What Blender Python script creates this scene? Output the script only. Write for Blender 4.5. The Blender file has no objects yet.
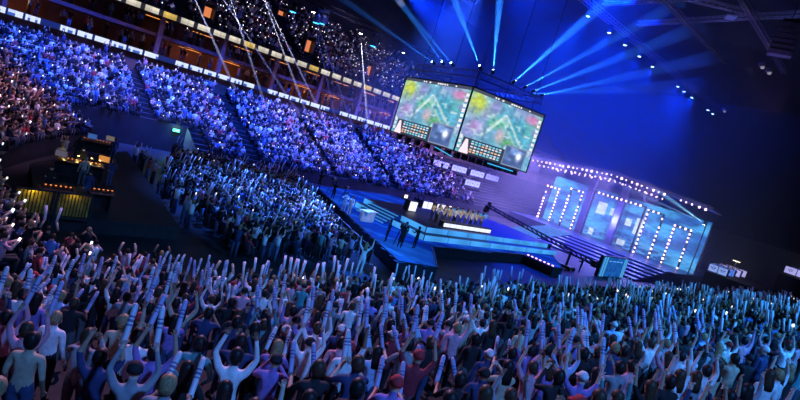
import bpy, bmesh, math, random
import numpy as np
from mathutils import Vector, Matrix
random.seed(7)
RNG = np.random.default_rng(11)
SC = bpy.context.scene
COL = SC.collection
PI = math.pi
# arena frame: X runs along the hall towards the main stage, Y across it towards the far stand, Z up, metres

# ------------------------------------------------------------------ camera
cam_d = bpy.data.cameras.new('camera')
cam = bpy.data.objects.new('camera', cam_d)
COL.objects.link(cam)
_p, _y, _r = math.radians(6.8), math.radians(45), math.radians(17)
_fw = Vector((math.cos(_p)*math.cos(_y), math.cos(_p)*math.sin(_y), -math.sin(_p)))
_rt = Vector((math.sin(_y), -math.cos(_y), 0))
_up = _rt.cross(_fw)
R_ = _rt*math.cos(_r) + _up*math.sin(_r)
U_ = _up*math.cos(_r) - _rt*math.sin(_r)
cam.matrix_world = Matrix(((R_.x, U_.x, -_fw.x, 0), (R_.y, U_.y, -_fw.y, 0), (R_.z, U_.z, -_fw.z, 9), (0, 0, 0, 1)))
cam_d.sensor_width = 36
cam_d.lens = 550/800*36
cam_d.clip_start = 0.05
cam_d.clip_end = 400
SC.camera = cam

# ------------------------------------------------------------------ world, exposure
w = bpy.data.worlds.new('arena_world')
SC.world = w
w.use_nodes = True
w.node_tree.nodes['Background'].inputs[0].default_value = (0.03, 0.06, 0.25, 1)
w.node_tree.nodes['Background'].inputs[1].default_value = 0.02
SC.view_settings.view_transform = 'Standard'
SC.view_settings.look = 'None'
SC.view_settings.exposure = 0
SC.view_settings.gamma = 1
SC.view_settings.use_curve_mapping = False
SC.cycles.volume_bounces = 0
SC.cycles.max_bounces = 4
SC.cycles.diffuse_bounces = 2
SC.cycles.transparent_max_bounces = 24
SC.cycles.sample_clamp_indirect = 4


def spot(name, loc, to, power, color, angle, blend=0.5, radius=0.15):
    d = bpy.data.lights.new(name, 'SPOT')
    d.energy, d.color, d.spot_size, d.spot_blend, d.shadow_soft_size = power, color, math.radians(angle), blend, radius
    o = bpy.data.objects.new(name, d)
    COL.objects.link(o)
    o.location = loc
    o.rotation_euler = (Vector(to)-Vector(loc)).to_track_quat('-Z', 'Y').to_euler()
    return o


def point(name, loc, power, color, radius=0.1):
    d = bpy.data.lights.new(name, 'POINT')
    d.energy, d.color, d.shadow_soft_size = power, color, radius
    o = bpy.data.objects.new(name, d)
    COL.objects.link(o)
    o.location = loc
    return o


# large lighting positions of the hall (washes hung under the roof, plus added azure fills)
BLUE, DEEP, LAV, CYAN, WHITE = (0.05, 0.16, 1), (0.02, 0.07, 1), (0.62, 0.5, 1), (0.08, 0.5, 1), (1, 0.93, 0.85)
for x in (14, 27, 40, 53):                                   # steep blue wash on the far stand
    spot('wash_far_stand', (x-1, 49, 32), (x+1, 60.5, 4), 265000, (0.018, 0.085, 1), 48, 0.9, 0.25)
for x in (20, 42):                                           # rose white wash on the far stand
    spot('wash_far_stand_white', (x-2, 52, 32), (x, 62, 4), 30000, (0.95, 0.72, 1), 42, 0.9, 0.2)
spot('wash_corner', (18, 44, 30), (4, 47, 4), 40000, (0.8, 0.42, 0.85), 40, 0.9, 0.3)
for x in (12, 34):                                           # faint violet wash on the upper tier
    spot('wash_upper_tier', (x+6, 52, 32), (x+14, 78, 18), 3000, (0.16, 0.17, 1), 70, 0.8, 0.4)
spot('wash_floor_crowd', (30, 35, 31), (23.6, 35, 0), 340000, (0.035, 0.15, 1), 38, 0.8, 0.25)
spot('wash_floor_white', (28, 42, 26), (23, 36, 0), 48000, (0.8, 0.9, 1), 16, 0.9, 0.25)
spot('follow_spot_crowd', (36, 36, 26), (24.2, 29.5, 0), 34000, (1, 0.86, 0.6), 7, 0.8, 0.2)
spot('follow_spot_crowd', (34, 40, 26), (23.0, 33, 0), 42000, (1, 0.88, 0.66), 8, 0.8, 0.2)
spot('wash_near_lavender', (18, 34, 27), (6, 13, 4), 46000, (0.85, 0.45, 0.95), 46, 0.8, 0.3)
spot('added_near_azure', (2, -14, 24), (12, 7, 4), 24000, (0.08, 0.3, 1), 62, 0.8, 0.5)  # added azure fills behind the camera, unseen, brightening the near crowd's backs
spot('added_near_azure', (28, -14, 26), (25, 8, 3), 60000, (0.035, 0.33, 1), 54, 0.8, 0.5)
spot('added_near_azure', (54, -14, 26), (50, 9, 2), 70000, (0.05, 0.38, 1), 44, 0.8, 0.5)
for x in (61, 67, 72, 77, 82, 93, 96, 100):                  # the blue heads along the roof truss
    spot('truss_wash', (x, 39, 29.1), (x-10, 47, 0), 34000, (0.0004, 0.03, 1), 100, 0.8, 0.3)
for x, y, z in ((50, 46, 31), (50, 60, 27), (52, 34, 30)):    # deep blue floods thrown along under the roof towards the stage end
    spot('roof_flood', (x, y, z), (112, y+14, z+1), 240000, (0.0003, 0.03, 1), 46, 0.9, 0.6)
spot('stage_wash', (58, 38, 27), (42, 36, 0), 60000, (0.004, 0.05, 1), 54, 0.7, 0.5)
for y in (31, 38, 46, 51):                                   # lavender glow in front of the main stage
    spot('main_stage_glow', (80, y, 11.8), (74, y+6, 4), 11000+(y-31)*700, (0.42, 0.3, 1), 130, 0.9, 0.3)


# ------------------------------------------------------------------ helpers
def tag(o, label=None, cat=None, group=None, kind=None):
    for k, v in (('label', label), ('category', cat), ('group', group), ('kind', kind)):
        if v:
            o[k] = v
    return o


_mats = {}


def mat(name, color, rough=0.6, metal=0.0, emit=None, strength=0.0, var=0.25, scale=3.0, spec=0.3):
    """principled material whose colour varies a little with a noise texture"""
    if name in _mats:
        return _mats[name]
    m = bpy.data.materials.new(name)
    m.use_nodes = True
    nt = m.node_tree
    b = nt.nodes['Principled BSDF']
    b.inputs['Roughness'].default_value = rough
    b.inputs['Metallic'].default_value = metal
    b.inputs['Specular IOR Level'].default_value = spec
    tc = nt.nodes.new('ShaderNodeTexCoord')
    n = nt.nodes.new('ShaderNodeTexNoise')
    n.inputs['Scale'].default_value = scale
    n.inputs['Detail'].default_value = 4
    r = nt.nodes.new('ShaderNodeValToRGB')
    c = Vector(color[:3])
    r.color_ramp.elements[0].position, r.color_ramp.elements[1].position = 0.3, 0.7
    r.color_ramp.elements[0].color = (*(c*(1-var)), 1)
    r.color_ramp.elements[1].color = (*(c*(1+var)), 1)
    nt.links.new(tc.outputs['Object'], n.inputs['Vector'])
    nt.links.new(n.outputs['Fac'], r.inputs[0])
    nt.links.new(r.outputs[0], b.inputs['Base Color'])
    if emit:
        b.inputs['Emission Color'].default_value = (*emit, 1)
        b.inputs['Emission Strength'].default_value = strength
        m.cycles.emission_sampling = 'NONE'
    _mats[name] = m
    return m


def attr_mat(name, rough=0.7, emission=False, strength=1.0):
    """material that takes its colour from the 'tint' attribute of the mesh (cloth colours, or the picture on a display)"""
    if name in _mats:
        return _mats[name]
    m = bpy.data.materials.new(name)
    m.use_nodes = True
    nt = m.node_tree
    b = nt.nodes['Principled BSDF']
    a = nt.nodes.new('ShaderNodeAttribute')
    a.attribute_name = 'tint'
    b.inputs['Roughness'].default_value = rough
    b.inputs['Specular IOR Level'].default_value = 0.2
    if emission:
        b.inputs['Base Color'].default_value = (0.01, 0.01, 0.01, 1)
        b.inputs['Specular IOR Level'].default_value = 0.03
        b.inputs['Roughness'].default_value = 0.9
        nt.links.new(a.outputs['Color'], b.inputs['Emission Color'])
        b.inputs['Emission Strength'].default_value = strength
        m.cycles.emission_sampling = 'NONE'
    else:
        nt.links.new(a.outputs['Color'], b.inputs['Base Color'])
    _mats[name] = m
    return m


def glow(name, color, strength):
    return mat(name, Vector(color)*0.3, 0.5, 0, color, strength, 0.05)


def haze_mat(name, density, color=(1, 1, 1), aniso=0.0):
    m = bpy.data.materials.new(name)
    m.use_nodes = True
    nt = m.node_tree
    nt.nodes.remove(nt.nodes['Principled BSDF'])
    v = nt.nodes.new('ShaderNodeVolumeScatter')
    v.inputs['Density'].default_value = density
    v.inputs['Color'].default_value = (*color, 1)
    v.inputs['Anisotropy'].default_value = aniso
    nt.links.new(v.outputs[0], nt.nodes['Material Output'].inputs['Volume'])
    return m


class MB:
    """collects boxes, bars, tubes and loose faces; build() links them as ONE mesh object"""

    def __init__(s):
        s.v, s.f, s.mi, s.m, s.tint = [], [], [], 0, []
        s.col = None

    def add(s, vs, fs, col=None):
        o = len(s.v)
        s.v += [tuple(v) for v in vs]
        for f in fs:
            s.f.append([o+i for i in f])
            s.mi.append(s.m)
            s.tint.append(col or s.col or (0.5, 0.5, 0.5))
        return s

    def box(s, c, size, rz=0.0, col=None, M=None):
        x, y, z = size[0]/2, size[1]/2, size[2]/2
        cs, sn = math.cos(rz), math.sin(rz)
        vs = []
        for dx, dy, dz in ((-x, -y, -z), (x, -y, -z), (x, y, -z), (-x, y, -z), (-x, -y, z), (x, -y, z), (x, y, z), (-x, y, z)):
            vs.append((c[0]+dx*cs-dy*sn, c[1]+dx*sn+dy*cs, c[2]+dz))
        if M is not None:
            vs = [M @ Vector(v) for v in vs]
        return s.add(vs, [(0, 3, 2, 1), (4, 5, 6, 7), (0, 1, 5, 4), (1, 2, 6, 5), (2, 3, 7, 6), (3, 0, 4, 7)], col)

    def tube(s, p, q, r0, r1=None, n=8, col=None):
        p, q = Vector(p), Vector(q)
        r1 = r0 if r1 is None else r1
        d = (q-p).normalized()
        a = d.orthogonal().normalized()
        b = d.cross(a)
        vs, fs = [], []
        for c, r in ((p, r0), (q, r1)):
            for i in range(n):
                t = 2*PI*i/n
                vs.append(c+a*(r*math.cos(t))+b*(r*math.sin(t)))
        for i in range(n):
            j = (i+1) % n
            fs.append((i, j, n+j, n+i))
        fs += [tuple(range(n-1, -1, -1)), tuple(range(n, 2*n))]
        return s.add(vs, fs, col)

    def lathe(s, c, prof, n=12, axis=(0, 0, 1), col=None):
        """profile of (radius, height) pairs turned about an axis through c"""
        ax = Vector(axis).normalized()
        a = ax.orthogonal().normalized()
        b = ax.cross(a)
        c = Vector(c)
        vs, fs = [], []
        for r, h in prof:
            for i in range(n):
                t = 2*PI*i/n
                vs.append(c+ax*h+a*(r*math.cos(t))+b*(r*math.sin(t)))
        for k in range(len(prof)-1):
            for i in range(n):
                j = (i+1) % n
                fs.append((k*n+i, k*n+j, (k+1)*n+j, (k+1)*n+i))
        fs += [tuple(range(n-1, -1, -1)), tuple(range((len(prof)-1)*n, len(prof)*n))]
        return s.add(vs, fs, col)

    def prism(s, pts, z0, z1, col=None):
        n = len(pts)
        vs = [(x, y, z0) for x, y in pts]+[(x, y, z1) for x, y in pts]
        fs = [tuple(range(n-1, -1, -1)), tuple(range(n, 2*n))]+[(i, (i+1) % n, n+(i+1) % n, n+i) for i in range(n)]
        return s.add(vs, fs, col)

    def build(s, name, mats, parent=None, smooth=False, tinted=False, bevel=0.0):
        me = bpy.data.meshes.new(name)
        me.from_pydata(s.v, [], s.f)
        for m in (mats if isinstance(mats, (list, tuple)) else [mats]):
            me.materials.append(m)
        me.polygons.foreach_set('material_index', s.mi)
        if smooth:
            me.polygons.foreach_set('use_smooth', [True]*len(s.f))
        if tinted:
            a = me.attributes.new('tint', 'FLOAT_COLOR', 'FACE')
            a.data.foreach_set('color', np.array([(*c, 1) for c in s.tint], dtype=np.float32).ravel())
        me.update()
        o = bpy.data.objects.new(name, me)
        COL.objects.link(o)
        if parent is not None:
            o.parent = parent
        if bevel:
            b = o.modifiers.new('bevel', 'BEVEL')
            b.width, b.segments, b.limit_method = bevel, 2, 'ANGLE'
        return o


def empty(name, loc, rz=0.0, label=None, cat=None, group=None):
    o = bpy.data.objects.new(name, None)
    COL.objects.link(o)
    o.location = loc
    o.rotation_euler = (0, 0, rz)
    o.empty_display_size = 0.2
    return tag(o, label, cat, group)


def dup(root, loc, rz=0.0, label=None, group=None):
    r = root.copy()
    COL.objects.link(r)
    r.location = loc
    r.rotation_euler = (0, 0, rz)
    if label:
        r['label'] = label
    if group:
        r['group'] = group
    for ch in root.children:
        c = ch.copy()
        COL.objects.link(c)
        c.parent = r
        for g in ch.children:
            d = g.copy()
            COL.objects.link(d)
            d.parent = c
    return r


def struct(name, mb, mats, **k):
    return tag(mb.build(name, mats, **k), kind='structure')


ORD = ['zeroth', 'first', 'second', 'third', 'fourth', 'fifth', 'sixth', 'seventh', 'eighth', 'ninth', 'tenth', 'eleventh', 'twelfth', 'thirteenth', 'fourteenth', 'fifteenth', 'sixteenth', 'seventeenth',
       'eighteenth', 'nineteenth', 'twentieth', 'twenty-first', 'twenty-second', 'twenty-third', 'twenty-fourth', 'twenty-fifth', 'twenty-sixth', 'twenty-seventh', 'twenty-eighth', 'twenty-ninth', 'thirtieth']

CONC = mat('dark_concrete', (0.014, 0.014, 0.018), 0.85, var=0.35, scale=0.8)
BLACK = mat('black_drape', (0.012, 0.012, 0.015), 0.9)
STEEL = mat('dark_steel', (0.05, 0.05, 0.055), 0.45, 0.6)
TRUSS = mat('truss_aluminium', (0.32, 0.3, 0.36), 0.45, 0.5)
SHELL = mat('black_plastic', (0.02, 0.02, 0.022), 0.4)


# ------------------------------------------------------------------ bowl geometry
def _front_line():
    """front edge of the bowl in plan: along the far side, across the corner, down the entrance end; smoothed and resampled"""
    pts = [Vector(p) for p in ((114, 54), (60, 54), (15.2, 54), (5.6, 38.5), (4.5, 30), (4.5, 16))]
    for _ in range(3):
        q = [pts[0]]
        for a_, b_ in zip(pts[:-1], pts[1:]):
            f = min(.25, 2.2/(b_-a_).length)
            q += [a_.lerp(b_, f), a_.lerp(b_, 1-f)]
        pts = q+[pts[-1]]
    out, L = [], 0.0
    P, S = [pts[0]], [0.0]
    for a_, b_ in zip(pts[:-1], pts[1:]):
        if (b_-a_).length > 1e-5:
            P.append(b_)
            S.append(S[-1]+(b_-a_).length)
    ss = np.arange(0, S[-1], .25)
    xs, ys = np.interp(ss, S, [p.x for p in P]), np.interp(ss, S, [p.y for p in P])
    tx, ty = np.gradient(xs), np.gradient(ys)
    ker = np.ones(9)/9
    tx, ty = np.convolve(np.pad(tx, 4, 'edge'), ker, 'valid'), np.convolve(np.pad(ty, 4, 'edge'), ker, 'valid')
    n = np.hypot(tx, ty)
    return xs, ys, ty/n, -tx/n


_LX, _LY, _NX, _NY = _front_line()


def bowl(s, d):
    """point in plan at arc length s along the front of the bowl, d metres behind it, and the heading of the outward normal"""
    t = max(0.0, min(len(_LX)-1.001, s/.25))
    i = int(t)
    f = t-i
    g = lambda A: A[i]*(1-f)+A[i+1]*f
    nx, ny = g(_NX), g(_NY)
    return (g(_LX)+nx*d, g(_LY)+ny*d, math.atan2(ny, nx))


def pitch(s, d, want):
    """step in arc length that gives the wanted spacing d metres behind the front"""
    p, q = bowl(s, d), bowl(s+.25, d)
    return want*.25/max(.05, math.hypot(p[0]-q[0], p[1]-q[1]))


S_END = len(_LX)*.25-1.0


NROW = 15


def row_d(k):
    return 0.85*k


def row_z(k):
    return 1.3+0.40*k


def bowl_samples(s0=0.0, s1=S_END):
    out = [s0]+[s for s in np.arange(0, S_END, 1.0) if s0 < s < s1]+[s1]
    return out


def bowl_band(mb, d0, d1, z0, z1, s0=0.0, s1=S_END):
    """solid-looking stepped band: tread from d0 to d1 at z1 and riser at d0 from z0 to z1"""
    S = bowl_samples(s0, s1)
    vs, fs = [], []
    for s in S:
        a = bowl(s, d0)
        b = bowl(s, d1)
        vs += [(a[0], a[1], z0), (a[0], a[1], z1), (b[0], b[1], z1)]
    for i in range(len(S)-1):
        o = 3*i
        fs += [(o, o+3, o+4, o+1), (o+1, o+4, o+5, o+2)]
    mb.add(vs, fs)


# ------------------------------------------------------------------ shell of the hall
b = MB(); b.prism([(-30, -30), (125, -30), (125, 110), (-30, 110)], -0.3, 0)
struct('floor', b, mat('black_floor', (0.018, 0.018, 0.022), 0.55, var=0.4, scale=0.6))
b = MB(); b.prism([(-30, -30), (125, -30), (125, 110), (-30, 110)], 34, 34.3)
struct('ceiling', b, mat('dark_roof_deck', (0.02, 0.02, 0.026), 0.9, var=0.4, scale=0.5))
DRAPE = mat('dark_wall', (0.022, 0.022, 0.03), 0.9, var=0.4, scale=0.4)
b = MB(); b.box((125.2, 40, 17), (0.4, 140, 34)); struct('wall_stage_end', b, DRAPE)
b = MB(); b.box((47.5, 110.2, 17), (155, 0.4, 34)); struct('wall_far', b, DRAPE)
b = MB(); b.box((-30.2, 40, 17), (0.4, 140, 34)); struct('wall_entrance_end', b, DRAPE)
b = MB(); b.box((47.5, -30.2, 17), (155, 0.4, 34)); struct('wall_near', b, DRAPE)

# far stand, lower bowl: stepped concrete, with a notch cut for the vomitory near the corner
NOTCH = (90.0, 101.0, 4)          # arc range and rows removed
b = MB()
for k in range(NROW):
    z0 = 0 if k == 0 else row_z(k-1)
    if k < NOTCH[2]:
        bowl_band(b, row_d(k), row_d(k+1), z0, row_z(k), 0, NOTCH[0])
        bowl_band(b, row_d(k), row_d(k+1), z0, row_z(k), NOTCH[1], S_END)
    else:
        z0 = 0 if k == NOTCH[2] else z0
        bowl_band(b, row_d(k), row_d(k+1), z0, row_z(k))
struct('terrace_lower_bowl', b, CONC)
b = MB()
for s in (NOTCH[0], NOTCH[1]):
    p, q = bowl(s, 0.0), bowl(s, row_d(NOTCH[2]))
    vs = [(p[0], p[1], 0), (q[0], q[1], 0), (q[0], q[1], row_z(NOTCH[2])), (p[0], p[1], row_z(0))]
    b.add(vs, [(0, 1, 2, 3)])
struct('wall_vomitory', b, mat('grey_vomitory_wall', (0.13, 0.15, 0.15), 0.8))
D_SUITE, Z_SUITE = row_d(NROW), 9.3
# suite floors, back wall
b = MB()
bowl_band(b, D_SUITE, D_SUITE+5.5, 6.9, 9.3)
bowl_band(b, D_SUITE+5.5, D_SUITE+5.6, 8, 14.4)
struct('wall_suite_back', b, mat('suite_wall', (0.09, 0.045, 0.035), 0.8, var=0.5, scale=0.35))


def slab(name, d0, d1, z0, z1, m):
    b = MB()
    S = bowl_samples()
    vs, fs = [], []
    for s in S:
        p, q = bowl(s, d0), bowl(s, d1)
        vs += [(p[0], p[1], z0), (p[0], p[1], z1), (q[0], q[1], z1), (q[0], q[1], z0)]
    for i in range(len(S)-1):
        o = 4*i
        fs += [(o+j, o+4+j, o+4+(j+1) % 4, o+(j+1) % 4) for j in range(4)]
    b.add(vs, fs)
    return struct(name, b, m)


slab('slab_suite_upper', D_SUITE+0.6, D_SUITE+5.5, 11.2, 11.6, mat('suite_slab', (0.12, 0.05, 0.06), 0.7))
slab('slab_upper_tier', D_SUITE-0.2, D_SUITE+6.0, 13.5, 13.8, mat('suite_soffit', (0.3, 0.12, 0.06), 0.7))
# upper tier
UP_N = 15
b = MB()
for k in range(UP_N):
    bowl_band(b, D_SUITE+0.85*k, D_SUITE+0.85*(k+1), 13.8 if k == 0 else 14.3+0.53*(k-1), 14.3+0.53*k)
bowl_band(b, D_SUITE+0.85*UP_N, D_SUITE+0.85*UP_N+0.1, 20, 34)
struct('terrace_upper_tier', b, CONC)
# near stand under the camera
NEAR_N = 23


def near_y(k):
    return 19.0-0.92*k


def near_z(k):
    return 0.15+0.255*k


b = MB()
for k in range(NEAR_N+8):
    b.prism([(-12, near_y(k)-0.92), (104, near_y(k)-0.92), (104, near_y(k)), (-12, near_y(k))], 0 if k == 0 else near_z(k-1)-0.02, near_z(k))
struct('terrace_near_stand', b, CONC)

# ------------------------------------------------------------------ haze in the air of the hall
AIR = haze_mat('thin_haze', 0.0042)
b = MB(); b.prism([(44, 15), (124.9, 15), (124.9, 109.9), (44, 109.9)], 9.0, 33.9)
tag(b.build('haze', AIR), 'thin stage haze hanging under the roof over the stage half of the hall', 'haze', kind='stuff')
FOG = haze_mat('stage_fog', 0.006)
b = MB(); b.prism([(63, 21), (80, 13), (124, 13), (124, 56), (63, 56)], 0.05, 8.98)
tag(b.build('haze', FOG), 'thicker haze lying around and before the main stage', 'haze', kind='stuff')

# ------------------------------------------------------------------ crowd bodies
# joints of a standing or seated body facing +Y, metres
def skeleton(pose):
    J = {'pelvis': (0, 0, .96, .135), 'waist': (0, 0, 1.12, .125), 'chest': (0, .01, 1.33, .145), 'neck': (0, 0, 1.49, .055), 'skull': (0, .03, 1.61, .088), 'crown': (0, .02, 1.70, .078)}
    E = [('pelvis', 'waist'), ('waist', 'chest'), ('chest', 'neck'), ('neck', 'skull'), ('skull', 'crown')]
    seated = pose.endswith('seated')
    lean = .10 if 'lean' in pose else 0
    for n, s in (('r', 1), ('l', -1)):
        if seated:
            J['hip'+n] = (s*.1, .03, .92, .1); J['knee'+n] = (s*.12, .42, .95, .07); J['ankle'+n] = (s*.12, .4, .53, .045); J['toe'+n] = (s*.13, .55, .49, .035)
        else:
            J['hip'+n] = (s*.1, 0, .9, .1); J['knee'+n] = (s*.105, .03, .5, .066); J['ankle'+n] = (s*.11, 0, .09, .045); J['toe'+n] = (s*.125, .15, .04, .035)
        J['shoulder'+n] = (s*.19, 0, 1.41, .066)
        E += [('pelvis', 'hip'+n), ('hip'+n, 'knee'+n), ('knee'+n, 'ankle'+n), ('ankle'+n, 'toe'+n), ('chest', 'shoulder'+n), ('shoulder'+n, 'elbow'+n), ('elbow'+n, 'wrist'+n), ('wrist'+n, 'palm'+n)]
    A = {  # elbow and wrist per pose: right arm, left arm
        'down': ((.25, -.02, 1.14), (.26, .08, .9), (-.25, -.02, 1.14), (-.26, .08, .9)),
        'raised': ((.3, .06, 1.62), (.22, .1, 1.88), (-.3, .06, 1.62), (-.22, .1, 1.88)),
        'spread': ((.32, .05, 1.58), (.34, .1, 1.84), (-.32, .05, 1.58), (-.33, .12, 1.85)),
        'one_up': ((.28, .05, 1.64), (.26, .08, 1.91), (-.25, 0, 1.14), (-.2, .2, 1.0)),
        'forward': ((.27, .16, 1.2), (.2, .42, 1.26), (-.27, .16, 1.2), (-.2, .42, 1.26)),
        'clap': ((.29, .14, 1.28), (.09, .33, 1.46), (-.29, .14, 1.28), (-.09, .33, 1.46)),
        'phone': ((.26, .16, 1.33), (.12, .3, 1.6), (-.26, .16, 1.33), (-.1, .3, 1.6)),
        'hips': ((.32, -.06, 1.18), (.2, .04, 1.02), (-.32, -.06, 1.18), (-.2, .04, 1.02)),
        'seated': ((.26, .06, 1.14), (.2, .3, 1.1), (-.26, .06, 1.14), (-.2, .3, 1.1)),
        'up_seated': ((.3, .06, 1.62), (.22, .1, 1.88), (-.26, .06, 1.14), (-.2, .3, 1.1)),
        'clap_seated': ((.29, .14, 1.28), (.09, .33, 1.46), (-.29, .14, 1.28), (-.09, .33, 1.46)),
    }[pose]
    for i, n in ((0, 'r'), (2, 'l')):
        e, wr = Vector(A[i]), Vector(A[i+1])
        J['elbow'+n] = (*e, .045)
        J['wrist'+n] = (*wr, .031)
        J['palm'+n] = (*(wr+(wr-e).normalized()*.075), .034)
    if seated:       # drop so that the seat height is 0.45 m
        for k, v in J.items():
            J[k] = (v[0], v[1], v[2]-.45, v[3])
    return J, E


def ring_loft(V, F, P, part, rings, n):
    """rings: (centre, axis_a, axis_b) closed loft with end caps"""
    o = len(V)
    for c, a, bb in rings:
        for i in range(n):
            t = 2*PI*(i+.5)/n
            V.append(tuple(Vector(c)+Vector(a)*math.cos(t)+Vector(bb)*math.sin(t)))
    for k in range(len(rings)-1):
        for i in range(n):
            j = (i+1) % n
            F.append((o+k*n+i, o+k*n+j, o+(k+1)*n+j, o+(k+1)*n+i)); P.append(part)
    F.append(tuple(o+i for i in range(n-1, -1, -1))); P.append(part)
    F.append(tuple(o+(len(rings)-1)*n+i for i in range(n))); P.append(part)


def far_template(pose, light=None):
    """a small whole body for the massed crowd: parts 0 skin 1 shirt 2 trousers 3 hair 4 light"""
    J, _ = skeleton(pose)
    V, F, P = [], [], []
    X, Y = Vector((1, 0, 0)), Vector((0, 1, 0))
    if pose.endswith('seated'):
        for n in 'rl':
            h, kn, a = (Vector(J[q+n][:3]) for q in ('hip', 'knee', 'ankle'))
            ring_loft(V, F, P, 2, [(h, X*.09, Vector((0, 0, .09))), (kn, X*.07, Vector((0, 0, .07)))], 4)
            ring_loft(V, F, P, 2, [((a[0], a[1], 0), X*.06, Y*.09), (kn, X*.065, Y*.065)], 4)
        for z0, z1, y0, y1 in ((.3, .4, -.2, .22), (.4, .95, -.24, -.17)):
            ring_loft(V, F, P, 6, [((0, (y0+y1)/2, z0), X*.31, Y*(y1-y0)*.71), ((0, (y0+y1)/2, z1), X*.31, Y*(y1-y0)*.71)], 4)
    for n, s in (() if pose.endswith('seated') else (('r', 1), ('l', -1))):
        h, a = J['hip'+n], J['ankle'+n]
        ring_loft(V, F, P, 2, [((a[0], a[1], max(0, a[2]-.09)), X*.06, Y*.1), ((h[0], h[1], h[2]), X*.1, Y*.11)], 4)
    p, c = J['pelvis'], J['chest']
    ring_loft(V, F, P, 1, [((0, 0, p[2]-.08), X*.17, Y*.12), ((0, 0, p[2]+.15), X*.16, Y*.12), ((0, 0, c[2]), X*.2, Y*.13), ((0, 0, c[2]+.13), X*.13, Y*.08)], 6)
    k = J['skull']
    ring_loft(V, F, P, 0, [((0, .02, k[2]-.14), X*.05, Y*.05), ((0, .03, k[2]-.07), X*.08, Y*.09), ((0, .03, k[2]+.04), X*.09, Y*.1)], 6)
    ring_loft(V, F, P, 3, [((0, .0, k[2]-.03), X*.098, Y*.098), ((0, .01, k[2]+.06), X*.098, Y*.11), ((0, .01, k[2]+.14), X*.05, Y*.06)], 6)
    for n in 'rl':
        s, e, wr, pl = (Vector(J[q+n][:3]) for q in ('shoulder', 'elbow', 'wrist', 'palm'))
        for a, bb, r0, r1, part in ((s, e, .06, .05, 1), (e, pl, .045, .04, 0)):
            d = (bb-a).normalized()
            u = d.orthogonal().normalized()
            ring_loft(V, F, P, part, [(a, u*r0, d.cross(u)*r0), (bb, u*r1, d.cross(u)*r1)], 4)
        if light and (light == 'both' or n == 'r'):
            d = Vector((0.1*(1 if n == 'r' else -1), .25, 1)).normalized()
            u = d.orthogonal().normalized()
            L = .55 if light == 'both' else .1
            r = .05 if light == 'both' else .035
            ring_loft(V, F, P, 5 if light == 'both' else 4, [(pl-d*.03, u*r, d.cross(u)*r), (pl+d*L, u*r, d.cross(u)*r)], 4)
    return np.array(V, dtype=np.float32), F, np.array(P)


SKIN = [(.55, .36, .27), (.62, .42, .33), (.42, .26, .18), (.7, .5, .4), (.25, .15, .1)]
HAIRC = [(.012, .01, .01), (.03, .018, .012), (.06, .035, .02), (.02, .014, .012), (.3, .2, .1)]
SHIRTS = [((.01, .01, .014), .5), ((.8, .8, .82), .12), ((.03, .04, .1), .16), ((.25, .26, .3), .11), ((.1, .2, .5), .08), ((.45, .05, .06), .05), ((.6, .3, .38), .05), ((.6, .5, .38), .05), ((.15, .3, .32), .03), ((.5, .45, .7), .02)]
SH_C = np.array([c for c, _ in SHIRTS])
SH_W = np.array([w_ for _, w_ in SHIRTS]); SH_W /= SH_W.sum()
TROU = np.array([(.02, .02, .03), (.04, .05, .1), (.1, .12, .2), (.03, .03, .03)])
CROWD = []          # (x, y, z, yaw, template index, light colour)
TEMPL = [far_template('down'), far_template('clap'), far_template('raised'), far_template('forward'), far_template('one_up', 'one'), far_template('phone', 'one'), far_template('raised', 'both'), far_template('spread', 'both'), far_template('forward', 'both'), far_template('seated'), far_template('clap_seated'), far_template('up_seated'), far_template('clap_seated', 'one'), far_template('seated', 'one')]


def pick(weights):
    return int(RNG.choice(len(TEMPL), p=np.array(list(weights)+[0]*(len(TEMPL)-len(weights)))/sum(weights)))


LIGHTC = [(1, .95, .9), (.75, .8, 1), (1, .75, .85), (.6, .7, 1)]


def dim(c):
    k = float(RNG.uniform(.12, 1.0))
    return tuple(k*v for v in c)


def place(x, y, z, yaw, weights):
    CROWD.append((x+RNG.normal(0, .05), y+RNG.normal(0, .06), z, yaw+RNG.normal(0, .25), pick(weights), dim(LIGHTC[int(RNG.integers(0, 4))])))


W_FAR = [3, 3, 2, 1, 1, 1, 0, 0, 0, 34, 20, 7, 12, 14]
W_UP = [3, 2, 1, 1, 2, 1, 0, 0, 0, 30, 10, 3, 20, 24]
W_FLOOR = [18, 22, 18, 12, 3, 4, 3, 2, 2, 10, 8, 3, 2, 2]
W_NEAR = [14, 14, 12, 10, 2, 3, 6, 5, 5]
AISLES = [(30.5, 1.5), (41.5, 1.3), (52, 1.3), (63, 1.3), (20, .9), (76, 1.4)]
# lower bowl of the far stand
for k in range(NROW):
    d = row_d(k)+.34
    s, ss = 0.0, 44.0
    while ss < S_END-1:
        x, y, a = bowl(ss, d)
        ss += pitch(ss, d, .6)
        if k < NOTCH[2]+1 and NOTCH[0]-.8 < ss < NOTCH[1]+.8 and (k < NOTCH[2] or False):
            continue
        if ss < 99 and any(abs(x-ax) < aw*.6 for ax, aw in AISLES):
            continue
        occ = .93 if x < 62 else .93*max(0.0, 1-(x-62)/12)
        if RNG.random() > occ:
            continue
        place(x, y, row_z(k), a+PI/2 + (.0), W_FAR)
# club suites
for lvl, (dz, dd) in enumerate(((9.31, 1.6), (9.31, 2.8), (11.61, 1.4), (11.61, 2.5))):
    for ss in np.arange(20, S_END-4, .95):
        x, y, a = bowl(ss, D_SUITE+dd)
        if RNG.random() < .55:
            place(x, y, dz, a+PI/2, [40, 10, 2, 10, 2, 3, 0, 0, 0])
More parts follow.
